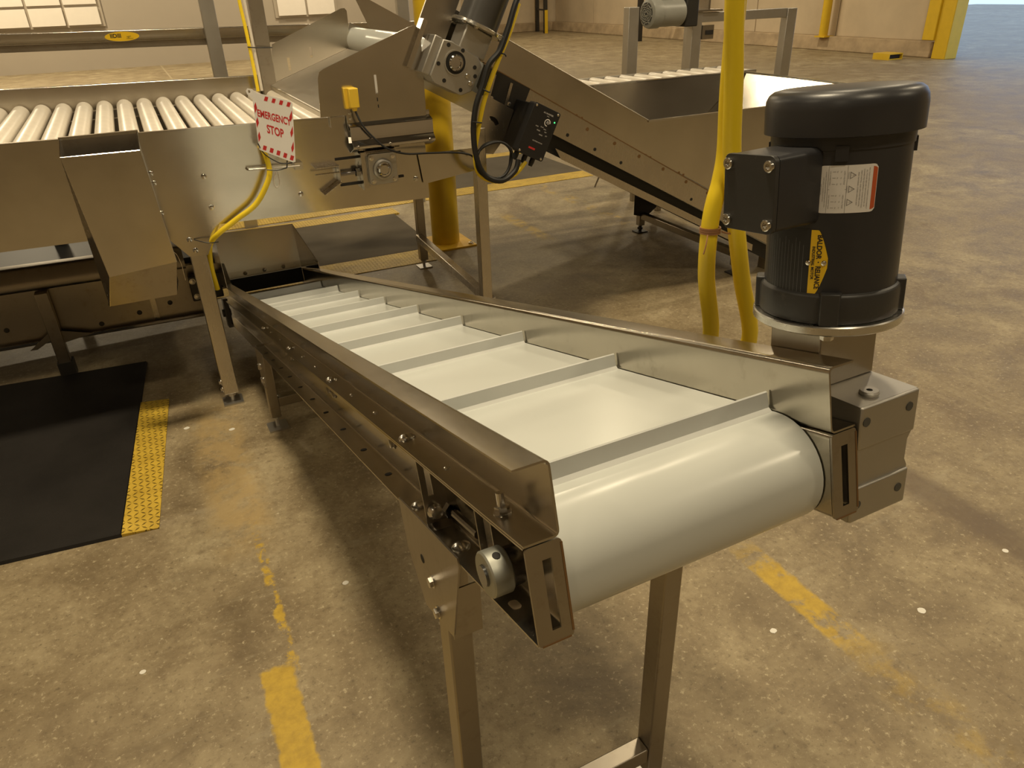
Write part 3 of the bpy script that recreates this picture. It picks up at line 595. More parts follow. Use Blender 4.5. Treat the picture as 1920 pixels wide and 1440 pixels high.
# fine print: text runs vertically (reads top to bottom), so x of the text -> -m, y of the text -> angle
DEG = 180 / math.pi
def vtext(a_c, m_c, r=.0809): return lambda x, y_: MM @ Vector(on_body(r)(a_c + y_ / r * DEG, m_c - x))
items = []
for j, a in enumerate((-25.5, -27.6, -29.7, -31.8, -33.9)):
    items.append(text_mesh(('ARC FLASH AND SHOCK HAZARD DISCONNECT', 'ALL POWER BEFORE SERVICING MOTOR OR', 'CONNECTED EQUIPMENT GUARD ROTATING', 'PARTS INSTALL AND GROUND PER LOCAL', 'AND NATIONAL CODES SURFACE HOT')[j], .0021, vtext(a, 1.4365), sx=1.0))
for (a, m_) in ((-38.5, 1.452), (-39.0, 1.4365), (-39.5, 1.4215)):
    fn = vtext(a, m_); b_t = []
    tri = [(-.0042, -.0026), (.0042, -.0026), (0, .0042)]; tin = [(-.0030, -.0019), (.0030, -.0019), (0, .0029)]
    items.append(([fn(*p) for p in tri + tin], [(0, 1, 4, 3), (1, 2, 5, 4), (2, 0, 3, 5)])); items.append(text_mesh('!', .0042, vtext(a, m_)))
    items.append(text_mesh('WARNING', .0016, vtext(a - 3.0, m_)))
for a in (-42.4, -56.6):
    items.append(([MM @ Vector(on_body(.0809)(a + da, m_)) for da, m_ in ((-.12, 1.4095), (.12, 1.4095), (.12, 1.4632), (-.12, 1.4632))], [(0, 1, 2, 3)]))
items.append(([MM @ Vector(on_body(.0809)(a, m_)) for a, m_ in ((-56.6, 1.4362), (-42.4, 1.4362), (-42.4, 1.4366), (-56.6, 1.4366))], [(0, 1, 2, 3)]))
for (mc_, tt) in ((1.4495, 'LOW VOLTAGE'), (1.4225, 'HIGH VOLTAGE')):
    items.append(text_mesh(tt, .0022, vtext(-44.6, mc_)))
    for k, s_ in enumerate((-.007, 0, .007)):
        items.append(text_mesh('T%d' % (k + 1), .0019, vtext(-47.2, mc_ + s_))); items.append(text_mesh('T%d' % (k + 4), .0019, vtext(-50.0, mc_ + s_)))
        items.append(([MM @ Vector(on_body(.0809)(a, mc_ + s_ + d2)) for a, d2 in ((-53.6, -.0002), (-51.2, -.0002), (-51.2, .0002), (-53.6, .0002))], [(0, 1, 2, 3)]))
    items.append(text_mesh('LINE CONNECTIONS', .0017, vtext(-55.2, mc_)))
for j, a in enumerate((-58.4, -60.1, -61.8)): items.append(text_mesh(('CONNECTION DIAGRAM INTERCHANGE ANY TWO', 'LINE LEADS TO REVERSE ROTATION', 'KEEP LEADS DRY')[j], .0017, vtext(a, 1.4365)))
lettering('label_print', items, 'ink_grey', mo)
# dark data plate and yellow maker's plate
curved_plate('data_plate', 'black_plastic', (-117, -66.5, lambda a: 1.3045, lambda a: 1.3905), .0807, mo, 20)
items = []
for k in range(12):
    a = -112 + 3.6 * k
    items.append(([MM @ Vector(on_body(.0809)(a + da, m_)) for da, m_ in ((-.10, 1.309), (.10, 1.309), (.10, 1.378 - .004 * (k % 3)), (-.10, 1.378 - .004 * (k % 3)))], [(0, 1, 2, 3)]))
lettering('data_plate_print', items, 'ink_grey', mo)
def yp_hi(a): return 1.3890 - max(0, (a + 60.5) / 9.0) ** 1.4 * .034
def yp_lo(a): return 1.3100 + max(0, (a + 60.5) / 9.0) ** 1.4 * .034
curved_plate('maker_plate', 'yellow_print', (-66.5, -51.6, yp_lo, yp_hi), .0809, mo, 14, 'yellow maker plate with dark lettering')
lettering('maker_lettering', [text_mesh('BALDOR', .0082, vtext(-59.2, 1.3690, .0812), sx=.92, bold=True), text_mesh('\u2022', .007, vtext(-59.2, 1.3503, .0812)), text_mesh('RELIANCE', .0082, vtext(-59.2, 1.3312, .0812), sx=0.78, bold=True), text_mesh('INDUSTRIAL MOTOR', .0048, vtext(-63.6, 1.3490, .0812), sx=.9, bold=True)], 'ink_black', mo)
for (a, m_) in ((-54.5, 1.3495), (-67.3, 1.3490)):
    p = Vector(on_body(.0810)(a, m_)); bolt(mo, MM @ p, Wmd(math.sin(math.radians(a)), -math.cos(math.radians(a)), 0), 'button', name='rivet', scale=.42)

# ================================================================== yellow drop cables behind the near conveyor
t = thing('drop_cable', (0.90, 0.92, 0), 'pair of thick yellow power cables hanging from the ceiling behind the black motor', 'cable')
B().tube([(0.780, .905, 6.6), (0.781, .905, 3.0), (0.782, .903, 2.2), (.783, .902, 1.85), (.784, .90, 1.68), (0.786, .90, 1.571), (.799, .90, 1.467), (.810, .90, 1.367), (.831, .90, 1.265), (.862, .90, 1.150), (.899, .90, 1.025), (.90, .96, .95), (.84, 1.15, .87), (.765, 1.45, .79), (.748, 2.3, .565), (.74, 3.1, .345)], .0142, 14, 6).build('cable', 'yellow_cable', t)
B().tube([(0.804, .925, 6.6), (0.804, .925, 3.0), (.805, .925, 2.2), (.805, .924, 1.85), (.806, .922, 1.68), (0.807, .92, 1.571), (.814, .925, 1.45), (.820, .925, 1.36), (.813, .922, 1.314), (.803, .92, 1.280), (.799, .92, 1.238), (.803, .92, 1.154), (.826, .92, 1.042), (.835, .96, .96), (.81, 1.15, .91), (.768, 1.45, .83), (.752, 2.3, .605), (.744, 3.1, .385)], .0142, 14, 6).build('cable', 'yellow_cable', t)
tb = B()
for k in range(3): tb.lathe([(.0150, 0), (.0172, 0), (.0172, .003), (.0150, .003)], (.8005, .92, 1.232 + .0035 * k), (.02, .05, 1), 20)
tb.tube([(.812, .905, 1.236), (.828, .898, 1.232), (.842, .896, 1.240)], .0016, 6, 3); tb.tube([(.786, .908, 1.234), (.778, .90, 1.222), (.770, .895, 1.208)], .0012, 6, 3)
tb.build('twine_tie', 'brown_tie', t)

# ================================================================== ROLLER CONVEYOR
SH = Matrix(((1, 0, 0, 0), (0, 1, 0, 0), (-0.0166, 0, 1, 0), (0, 0, 0, 1)))     # the line falls a little to the right
rc = thing('roller_conveyor', (0.1, 3.7, 0), 'stainless roller conveyor with white rollers and side pocket at the upper left', 'conveyor')
fy = lambda y: (lambda a, c: (a, y, c))
b_ = B(SH); b_.plate([(-1.3, .985), (1.085, .985), (1.085, 1.06), (.757, 1.06), (.757, 1.165), (-1.3, 1.165)], [], fy(3.098), (0, .0025, 0)); pan = b_.build('side_panel', 'stainless_x', rc)
b_ = B(SH); b_.plate([(-1.3, .800), (-.022, .800), (.064, .686), (.126, .686), (.192, .800), (1.085, .797), (1.085, .990), (-1.3, .990)], [], fy(3.101), (0, .0025, 0)); pan2 = b_.build('side_panel', 'stainless_x', rc)
b_ = B(SH); b_.box((-1.3, 3.0975, 1.163), (.757, 3.116, 1.1665)); b_.build('panel_lip', 'stainless_polished', rc)
b_ = B(SH); b_.prism([(.192, 3.0985, .800), (.126, 3.0985, .686), (.130, 3.0985, .684), (.198, 3.0985, .800)], (0, .028, 0)); b_.build('gusset_edge', 'stainless', rc)
b_ = B(SH); b_.plate([(1.045, .990), (1.31, .992), (1.31, .895), (1.085, .865), (1.06, .865)], [], fy(3.088), (0, .003, 0)); b_.build('tie_plate', 'stainless_x', rc)
for (x, z) in ((-.001, 1.021), (.002, .985), (.18, .987), (.183, .867), (0, .87), (.548, .990), (.533, .871), (.076, .753), (.089, .708), (1.03, .87), (1.11, .89)):
    bolt(pan, (x, 3.0978 if z > .985 else 3.1008, z), (0, -1, 0), 'button', 'stainless_polished', scale=1.35)
# rollers
rb = B(); rb.lathe([(0, 0), (.012, 0), (.012, .01), (.030, .012), (.0355, .018), (.0375, .030), (.0375, 1.280), (.0355, 1.292), (.030, 1.298), (.012, 1.30), (.012, 1.312), (0, 1.312)], (0, 0, 0), (0, 1, 0), 24)
rme = rb.mesh('roller', (0, 0, 0)); rme.materials.append(MATS['roller_white'])
for k in range(-5, 15):
    x = -.494 + .0911 * k; o = bpy.data.objects.new('roller', rme); COL.objects.link(o); o.parent = rc
    o.location = SH @ Vector((x, 3.128, 1.1105)) - rc.location
b_ = B(SH); b_.box((-1.3, 3.106, 1.065), (.75, 3.13, 1.095)); b_.build('roller_bed_rail', 'stainless_dark', rc)
b_ = B(SH); b_.box((-1.3, 4.438, 1.06), (.75, 4.466, 1.098)); b_.build('roller_bed_rail', 'stainless_dark', rc)
b_ = B(SH); b_.box((-1.3, 3.13, .93), (1.0, 4.43, .94)); b_.build('roller_gap_shade', 'stainless_dark', rc)  # added dark sheet that puts shade into the gaps between rollers
b_ = B(SH); b_.sheet([(4.468, 1.06), (4.468, 1.218), (4.485, 1.218)], .003, lambda a, c, l: (l, a, c), -1.3, 1.05, .004); b_.build('back_rail', 'stainless_x', rc)
b_ = B(SH); b_.box((-1.3, 4.42, .80), (1.40, 4.46, 1.058)); b_.build('back_panel', 'stainless_x', rc)
# legs
def zleg(parent, x0, y0, x1, y1, z0, z1, mat='stainless_dark', name='leg'):
    b_ = B(); b_.box((x0, y0, z0), (x1, y1, z1)); return b_.build(name, mat, parent, bevel=.003)
zleg(rc, .064, 3.104, .126, 3.162, .05, .80, 'stainless'); zleg(rc, 1.316, 3.092, 1.366, 3.142, .05, 1.05, 'stainless'); zleg(rc, 1.434, 4.36, 1.485, 4.41, .05, .86, 'stainless_dark'); zleg(rc, .064, 4.36, .126, 4.41, .05, .80)
b_ = B(); b_.box((1.366, 4.36, .72), (1.485, 4.41, .86)).box((1.30, 4.36, .80), (1.44, 4.41, .86)); b_.build('leg_bracket', 'stainless_dark', rc)
b_ = B(); d0 = Vector((1.385, 3.142, .205)); d1 = Vector((1.435, 4.36, .205))
b_.prism([d0 + Vector((-.022, 0, -.022)), d0 + Vector((.022, 0, -.022)), d0 + Vector((.022, 0, .022)), d0 + Vector((-.022, 0, .022))], d1 - d0); b_.build('brace', 'stainless', rc, bevel=.003)
for (x, y) in ((.095, 3.133), (1.341, 3.117), (1.46, 4.385), (.095, 4.385)):
    b_ = B(); b_.box((x - .042, y - .042, 0), (x + .042, y + .042, .007)).cyl((x, y, .007), (x, y, .06), .009, None, 12).lathe([(.016, 0), (.016, .012), (0, .012)], (x, y, .03), (0, 0, 1), 6); b_.build('foot', 'galvanised', rc)
bolt(rc, (.064, 3.13, .105), (-1, 0, 0), 'hex_big', 'bolt_steel'); bolt(rc, (.064, 3.13, .07), (-1, 0, 0), 'hex_big', 'bolt_steel')
# pocket bin hung on the side panel
F0 = [(-.258, 2.92, 1.137), (-.0155, 2.92, 1.134), (.010, 2.92, .728), (-.222, 2.92, .711)]
K0 = [(-.258, 3.096, 1.172), (-.010, 3.096, 1.169), (.000, 3.096, .60), (-.245, 3.096, .60)]
D0 = [(-.018, 3.0, .576), (-.256, 3.0, .575)]
def quad(b_, q, t_):
    q = [Vector(p) for p in q]; n = (q[1] - q[0]).cross(q[2] - q[0]).normalized() * t_; b_.prism(q, n)
b_ = B(); quad(b_, F0, .002); bn = b_.build('pocket_front', 'stainless_x', rc, label='tapered stainless pocket hung on the side panel')
b_ = B(); quad(b_, [F0[3], F0[2], D0[0], D0[1]], .002); b_.build('pocket_toe', 'stainless_dark', bn)
b_ = B(); quad(b_, [F0[1], K0[1], K0[2], D0[0], F0[2]], .002); b_.build('pocket_side', 'stainless', bn)
b_ = B(); quad(b_, [K0[0], F0[0], F0[3], D0[1], K0[3]], .002); b_.build('pocket_side', 'stainless', bn)
b_ = B(); quad(b_, [K0[1], K0[0], K0[3], K0[2]], .0015); b_.build('pocket_back', 'stainless_dark', bn)
b_ = B(); b_.tube([F0[0], F0[1]], .0022, 6, 0).tube([K0[0], F0[0]], .0018, 6, 0).tube([F0[1], K0[1]], .0022, 6, 0).tube([F0[1], F0[2]], .0016, 6, 0).box((-.262, 3.094, 1.166), (-.006, 3.11, 1.1765)); b_.build('pocket_hem', 'stainless_polished', bn)
# guide chute at the right end
sl1 = [(.887, 1.228), (.897, 1.228), (.897, 1.300), (.887, 1.300)]
b_ = B(); b_.plate([(.653, 1.160), (.664, 1.300), (.672, 1.324), (.69, 1.334), (1.045, 1.462), (1.066, 1.468), (1.085, 1.462), (1.097, 1.444), (1.093, 1.10), (.757, 1.10), (.757, 1.160)], [sl1[::-1]], fy(3.078), (0, .003, 0)); gp = b_.build('guide_plate', 'stainless_x', rc)
b_ = B(); b_.box((.889, 3.0772, 1.201), (.893, 3.0785, 1.215)).box((.890, 3.0772, 1.176), (.894, 3.0785, 1.188)); b_.build('punched_slot', 'dark_gap', gp)
b_ = B(); b_.plate([(.702, 1.150), (.735, 1.358), (1.125, 1.512), (1.146, 1.514), (1.158, 1.500), (1.156, 1.330), (1.13, 1.312)], [[(.926, 1.281), (.940, 1.281), (.940, 1.335), (.926, 1.335)][::-1], [(.801, 1.225), (.815, 1.225), (.815, 1.290), (.801, 1.290)][::-1]], fy(4.402), (0, .003, 0)); b_.build('guide_plate', 'stainless_x', rc)
b_ = B(); b_.sheet([(.690, 1.118), (.690, 1.160), (1.135, 1.312)], .003, lambda a, c, l: (a, l, c), 3.084, 4.398, .006); b_.build('slide_plate', 'plate_inner', rc)
b_ = B(); b_.sheet([(3.083, 1.150), (3.083, 1.128), (3.048, 1.118), (3.048, 1.062), (3.030, 1.044), (3.030, 1.034), (3.092, 1.010)], .003, lambda a, c, l: (l, a, c), .757, 1.108, .005); mt = b_.build('mount_channel', 'stainless_polished', rc)
for x in (.775, .91, 1.085): bolt(mt, (x, 3.0285, 1.040), (0, -1, .3), 'hex_small')
for z in (1.165, 1.145): bolt(gp, (.772, 3.0778, z), (0, -1, 0), 'hex_small')
# take-up bearing
b_ = B(); b_.plate(rrect(.817, .876, .938, 1.0, .014), [circle(.877, .937, .030, 20)[::-1]], fy(3.060), (0, .014, 0)); bg = b_.build('flange_bearing', 'cast_aluminium', rc, bevel=.002)
b_ = B(); b_.lathe([(.044, 0), (.042, .010), (.034, .014), (.032, .012), (0, .010)], (.877, 3.060, .937), (0, -1, 0), 32); b_.build('bearing_housing', 'cast_aluminium', bg)
b_ = B(); b_.lathe([(.030, .008), (.030, .018), (.026, .024), (.020, .026), (.018, .0225), (0, .0225)], (.877, 3.060, .937), (0, -1, 0), 32); b_.build('bearing_cap', 'stainless_polished', bg)
for (x, z) in ((.832, .985), (.923, .985), (.832, .891), (.923, .891)): bolt(bg, (x, 3.0595, z), (0, -1, 0), 'hex')
b_ = B(); b_.box((.786, 3.050, .862), (.790, 3.098, 1.008)).box((.790, 3.080, .862), (.818, 3.084, 1.008)).box((.818, 3.076, .870), (.945, 3.098, 1.004)); b_.build('take_up_plate', 'stainless', rc)
b_ = B(); b_.tube([(.700, 3.070, .935), (.788, 3.070, .935)], .007, 10, 0).lathe([(.017, 0), (.017, .02), (0, .02)], (.762, 3.070, .935), (1, 0, 0), 6); b_.build('take_up_screw', 'chrome_dark', rc)
b_ = B()
b_.box((.690, 3.045, .905), (.694, 3.098, .975)).box((.598, 3.040, .973), (.692, 3.098, .976)).box((.594, 3.040, .947), (.692, 3.060, .950))
b_.prism([(.618, 3.045, .866), (.621, 3.045, .863), (.696, 3.045, .905), (.693, 3.045, .909)], (0, .05, 0)); b_.build('take_up_bracket', 'stainless', rc)
for (x0, z0, x1, z1) in ((.69, .986, .79, .997), (.70, .880, .79, .891), (.945, .986, .972, .995), (.945, .884, .976, .894)): b_ = B(); b_.box((x0, 3.0965, z0), (x1, 3.0985, z1)); b_.build('adjust_slot_shade', 'dark_gap', rc)  # dark plates on the panel stand in for shade inside open slots
# photo sensor with its cable
b_ = B(); b_.box((.765, 3.028, 1.190), (.803, 3.062, 1.262)); sn = b_.build('photo_sensor', 'yellow_sensor', rc, bevel=.003)
b_ = B(); b_.box((.754, 3.062, 1.184), (.800, 3.078, 1.262)); b_.build('sensor_base', 'yellow_sensor', sn, bevel=.002)
b_ = B(); b_.lathe([(.012, 0), (.009, .012), (.005, .014), (0, .014)], (.785, 3.045, 1.190), (0, 0, -1), 14); b_.build('cable_gland', 'yellow_sensor', sn)
b_ = B(); b_.tube([(.785, 3.045, 1.18), (.802, 3.02, 1.124), (.84, 3.012, 1.073), (.89, 3.01, 1.026), (.968, 3.015, .996), (1.061, 3.02, .987), (1.181, 3.02, .976), (1.254, 3.03, .959), (1.29, 3.05, .935)], .0042, 8, 5); b_.build('sensor_cable', 'black_rubber', sn)
# tall post on the far side
b_ = B(); b_.box((.648, 4.375, .80), (.722, 4.436, 2.6)); b_.build('upright_post', 'stainless_dark', rc, bevel=.003)
# pull-cord switch bracket
b_ = B(); b_.tube([(.341, 3.090, .996), (.345, 3.065, .998), (.539, 3.060, .990), (.545, 3.095, .990)], .004, 8, 0).box((.520, 3.06, .975), (.552, 3.098, 1.003)); b_.build('pull_cord_bracket', 'stainless', rc)

# ---- emergency stop sign
t = thing('emergency_stop_sign', (.45, 3.0, 1.02), 'white plastic EMERGENCY STOP sign with red hazard stripes tied to the roller conveyor', 'sign')
S00, S10, S11, S01 = Vector((.391, 3.015, 1.076)), Vector((.512, 2.985, 1.016)), Vector((.537, 2.985, 1.240)), Vector((.402, 3.015, 1.282))
sfn = lambda a, c: S00 * (1 - a) * (1 - c) + S10 * a * (1 - c) + S11 * a * c + S01 * (1 - a) * c
_n = (S10 - S00).cross(S01 - S00); S11.y = S00.y - (_n.x * (S11.x - S00.x) + _n.z * (S11.z - S00.z)) / _n.y
sn_ = (S10 - S00).cross(S01 - S00).normalized()
if sn_.y > 0: sn_ = -sn_
b_ = B(); b_.plate([(.0, .0), (.93, .0), (1, .03), (1, .97), (.93, 1.0), (.12, 1.0), (.02, 1.045), (-.09, 1.04), (-.14, .99), (-.12, .94), (0.0, .88)], [circle(-.055, .99, .03, 10)[::-1]], sfn, -sn_ * .0016); b_.build('sign_board', 'sign_white', t)
b_ = B(); n3 = sn_ * .0004
def spatch(q): b_.add([sfn(*p) + n3 for p in q], [tuple(range(len(q)))])
for k in range(5):
    a = .10 + .185 * k; spatch([(a, .03), (a + .09, .03), (a + .13, .115), (a + .04, .115)])
    if k: spatch([(a, .90), (a + .08, .90), (a + .12, .975), (a + .04, .975)])
for k in range(3):
    c_ = .14 + .25 * k; spatch([(.02, c_), (.09, c_ + .10), (.07, c_ + .20), (.02, c_ + .12)]); spatch([(.975, c_ + .22), (.90, c_ + .10), (.92, c_ + .02), (.975, c_ + .10)])
b_.build('hazard_stripes', 'ink_red', t)
st = lambda a0, c0: (lambda x, y_: sfn(a0 + x / .128, c0 + y_ / .215) + n3)
lettering('sign_lettering', [text_mesh('EMERGENCY', .036, st(.5, .655), sx=.53, bold=True), text_mesh('STOP', .042, st(.5, .425), sx=.56, bold=True)], 'ink_red', t)
b_ = B(); b_.tube([(.39, 3.01, 1.10), (.41, 3.02, 1.055), (.46, 3.0, 1.02), (.505, 2.99, 1.02)], .0022, 6, 4).tube([(.405, 3.015, 1.0), (.44, 3.005, .995), (.48, 3.005, 1.0)], .0022, 6, 4).tube([(.48, 3.005, 1.0), (.485, 3.0, 1.03)], .0022, 6, 0); b_.build('cable_tie', 'black_rubber', t)
b_ = B(); b_.tube([(.44, 3.03, .985), (.425, 3.03, .95), (.432, 3.03, .925), (.446, 3.03, .94), (.447, 3.03, .985)], .0022, 6, 5); b_.build('pull_cord', 'rope_white', t)
t = thing('emergency_stop_cable', (.27, 3.05, 0.62), 'bright yellow cable curving down the side panel below the EMERGENCY STOP sign', 'cable')
b_ = B(); b_.tube([(.412, 3.05, 1.065), (.417, 3.03, .996), (.397, 3.03, .943), (.342, 3.045, .867), (.261, 3.06, .816), (.192, 3.07, .773), (.158, 3.10, .737), (.142, 3.14, .690), (.135, 3.18, .60), (.14, 3.2, .5)], .0105, 12, 6); b_.build('cable', 'yellow_cable', t)
b_ = B(); b_.tube([(.093, 3.095, .752), (.14, 3.055, .742), (.178, 3.075, .735)], .0022, 6, 4); b_.build('cable_tie', 'black_rubber', t)
t = thing('post_cable', (.61, 4.36, 1.12), 'yellow and white cables tied down the tall stainless post beside the guide chute', 'cable')
b_ = B(); b_.tube([(.600, 4.36, 2.6), (.601, 4.36, 2.0), (.602, 4.36, 1.75), (.604, 4.36, 1.57), (.611, 4.36, 1.424), (.615, 4.36, 1.247), (.616, 4.36, 1.14)], .009, 10, 4); b_.build('cable', 'yellow_cable', t)
b_ = B(); b_.tube([(.624, 4.362, 2.6), (.625, 4.362, 2.0), (.626, 4.362, 1.75), (.628, 4.362, 1.57), (.632, 4.362, 1.424), (.635, 4.362, 1.247), (.636, 4.362, 1.14)], .008, 10, 4); b_.build('cable', 'rope_white', t)
b_ = B(); b_.tube([(.602, 4.35, 1.355), (.64, 4.346, 1.350), (.727, 4.366, 1.345)], .003, 6, 3); b_.build('cable_tie', 'black_rubber', t)

# ================================================================== LOW CROSS CONVEYOR under the roller line
lc = thing('cross_conveyor', (-.5, 3.8, 0), 'low shadowed stainless cross conveyor under the roller line at the left', 'conveyor')
xa, xb, YS = -1.7, .107, 3.85
sx_ = lambda a, c, l: (l, a, c)
b_ = B(SH); b_.box((xa, YS, .315), (xb, YS + .003, .425)); b_.build('side_panel', 'stainless_dark', lc)
b_ = B(SH); b_.sheet([(YS - .040, .178), (YS - .040, .164), (YS + .002, .164), (YS + .002, .317)], .003, sx_, xa, xb, .004); lp = b_.build('bottom_channel', 'stainless_dark', lc)
b_ = B(SH); b_.box((xa, YS - .044, .170), (xb - .02, YS - .038, .180)); b_.build('channel_lip', 'stainless_polished', lc)
b_ = B(SH); b_.sheet([(YS - .004, .415), (YS - .026, .423), (YS - .026, .455), (YS + .002, .522), (YS + .045, .527)], .003, sx_, xa, xb - .06, .012); b_.build('top_rail', 'stainless_dark', lc)
b_ = B(SH); b_.box((xa, YS + .05, .42), (xb + .04, 4.52, .45)); b_.build('belt', 'black_rubber', lc)
b_ = B(SH); b_.box((xa, 4.54, .17), (xb, 4.544, .46)); b_.build('side_panel', 'stainless_dark', lc)
for x in (-.606, -1.5):
    zleg(lc, x, YS - .070, x + .053, YS - .022, .0, .425, 'stainless_dark'); zleg(lc, x + .05, 4.42, x + .10, 4.465, 0, .43)
    b_ = B(); b_.box((x - .006, YS - .078, .0), (x + .062, YS - .010, .075)); b_.build('foot', 'rack_black', lc)
    b_ = B(); b_.prism([(x + .053, YS - .048, .225), (x + .18, YS - .048, .185), (x + .053, YS - .048, .165)], (0, .003, 0)).prism([(x, YS - .048, .225), (x - .096, YS - .048, .155), (x - .064, YS - .048, .155), (x, YS - .048, .19)], (0, .003, 0)); b_.build('gusset', 'stainless_dark', lc)
b_ = B(SH); b_.box((-.15, YS - .009, .18), (-.126, YS, .325)); b_.build('strap', 'stainless', lc)
b_ = B(); b_.box((-.55, 4.49, .42), (-.49, 4.535, .60)); b_.build('stub_post', 'rack_black', lc)
for (x, z) in ((-.32, .29), (-.21, .225), (-.064, .25), (-.77, .245), (-.385, .20)): bolt(lp, SH @ Vector((x, YS - .0005, z)), (0, -1, 0), 'button', 'grille_dark', scale=1.5)
b_ = B(); b_.cyl((.125, YS + .01, .39), (.125, 4.52, .39), .058, None, 28); b_.build('head_drum', 'stainless_polished', lc)
b_ = B(); b_.sheet([(-.02, .53), (.02, .505), (.032, .445), (.032, .36)], .002, lambda a, c, l: (a, l, c), YS - .03, YS + .04, .02); b_.build('drum_guard', 'stainless_polished', lc)
b_ = B(); b_.box((.043, YS - .065, .255), (.19, YS - .02, .385)); b_.build('bearing_block', 'grey_gear', lc, bevel=.006)
b_ = B(); b_.plate([(.160, .308), (.236, .300), (.236, .318), (.225, .413), (.168, .424)], [], fy(YS - .03), (0, .003, 0)); b_.build('drive_guard', 'stainless_dark', lc)
b_ = B(); b_.box((.160, YS - .06, .294), (.238, YS - .027, .304)); b_.build('guard_lip', 'stainless_dark', lc)
for (x, z) in ((.06, .36), (.065, .28), (.10, .355)): bolt(lc, (x, YS - .066, z), (0, -1, 0), 'hex_big')

# ================================================================== HOPPER FEEDER (big inclined conveyor with feed hopper)
hf = thing('hopper_feeder', (2.6, 3.8, 0), 'large inclined stainless feeder with open hopper, behind the black drive motor', 'conveyor')
YN, YF = 3.16, 4.50
sl = lambda x, p, m_: p[1] + (x - p[0]) * m_        # line through p with slope
T = lambda x: sl(x, (1.524, 1.388), -.5296); S = lambda x: sl(x, (1.486, 1.257), -.5567); Bt = lambda x: sl(x, (1.738, .976), -.5347)
b_ = B(); b_.plate([(1.26, T(1.26)), (1.524, 1.388), (2.283, .986), (2.256, .900), (2.10, S(2.10)), (1.19, S(1.19)), (1.17, 1.50)], [], fy(YN), (0, .003, 0)); sp = b_.build('side_plate', 'stainless_x', hf)
b_ = B(); b_.plate([(2.283, .986), (4.10, .978), (4.10, .80), (3.55, S(3.55) + .03), (2.10, S(2.10)), (2.256, .900)], [], fy(YN + .001), (0, .003, 0)); hp = b_.build('hopper_panel', 'stainless_x', hf)
b_ = B(); b_.tube([(1.26, YN, T(1.26)), (2.283, YN, .986)], .003, 6, 0); b_.build('plate_hem', 'stainless_dark', sp)
b_ = B(); b_.box((2.283, YN - .008, .976), (4.10, YN + .006, .985)); b_.build('hopper_rim', 'stainless_polished', hp)
b_ = B(); b_.plate([(1.40, S(1.40) + .004), (3.45, S(3.45) + .004), (3.45, Bt(3.45)), (1.40, Bt(1.40))], [], fy(YN - .006), (0, .004, 0)); ch = b_.build('side_channel', 'stainless', hf)
b_ = B(); b_.prism([(1.40, YN - .012, S(1.40) + .004), (3.45, YN - .012, S(3.45) + .004), (3.45, YN - .012, S(3.45)), (1.40, YN - .012, S(1.40))], (0, .012, 0)); b_.build('channel_edge', 'weld_rust', ch)
b_ = B(); b_.prism([(1.70, YN + .05, Bt(1.70) + .03), (3.40, YN + .05, Bt(3.40) + .03), (3.40, YN + .05, Bt(3.40) - .09), (1.70, YN + .05, Bt(1.70) - .09)], (0, .01, 0)); b_.build('return_strip', 'black_rubber', hf)  # recessed black strip filling the gap where the belt returns
stt = lambda x: sl(x, (1.767, .904), -.525); stb = lambda x: sl(x, (1.773, .862), -.525)
b_ = B(); b_.plate([(1.767, .904), (3.10, stt(3.10)), (3.10, stb(3.10)), (1.80, stb(1.80))], [], fy(YN + .02), (0, .003, 0)); b_.build('return_channel', 'stainless', hf)
for (x, z) in ((1.928, .983), (2.086, .9), (2.236, .821), (2.391, .739), (2.547, .653), (2.699, .573)): bolt(ch, (x, YN - .0065, z - .004), (0, -1, 0), 'hole', 'weld_rust', 'punched_hole', 1.6)
for (x, z) in ((1.819, .967), (1.973, .884), (2.128, .802), (2.592, .553)): bolt(ch, (x, YN - .0065, z - .004), (0, -1, 0), 'hole', 'dark_gap', 'punched_hole', 1.5)
for (x, z) in ((1.87, 1.035), (1.90, 1.02), (2.28, .805), (2.31, .79), (2.5, .69), (2.53, .675)): bolt(sp, (x, YN - .0005, z + .012), (0, -1, 0), 'hole', 'weld_rust', 'weld_spot', 1.1)
# far side, hopper end and slopes
b_ = B(); b_.plate([(1.22, T(1.22) + .052), (2.36, .986), (4.10, .985), (4.10, .70), (3.45, .16), (2.756, .55), (1.30, S(1.30) + .05)], [], fy(YF), (0, .003, 0)); fp = b_.build('side_plate', 'stainless_x', hf)
b_ = B(); b_.box((2.40, YF - .006, .981), (4.10, YF + .010, .990)); b_.build('hopper_rim', 'stainless_polished', fp)
b_ = B(); b_.plate([(YN + .004, .982), (YF, .987), (YF, .70), (YN + .004, .70)], [], lambda a, c: (4.10 + (c - .985) * .25, a, c), (.003, 0, 0)); ew = b_.build('hopper_end', 'stainless_x', hf)
b_ = B(); b_.box((4.094, YN, .979), (4.108, YF, .988)); b_.build('hopper_rim', 'stainless_polished', ew)
b_ = B(); b_.prism([(4.09, YN + .008, .975), (4.09, YF - .004, .975), (3.32, YF - .004, .36), (3.32, YN + .008, .36)], (.003, 0, -.003)); b_.build('hopper_slope', 'stainless_x', hf)
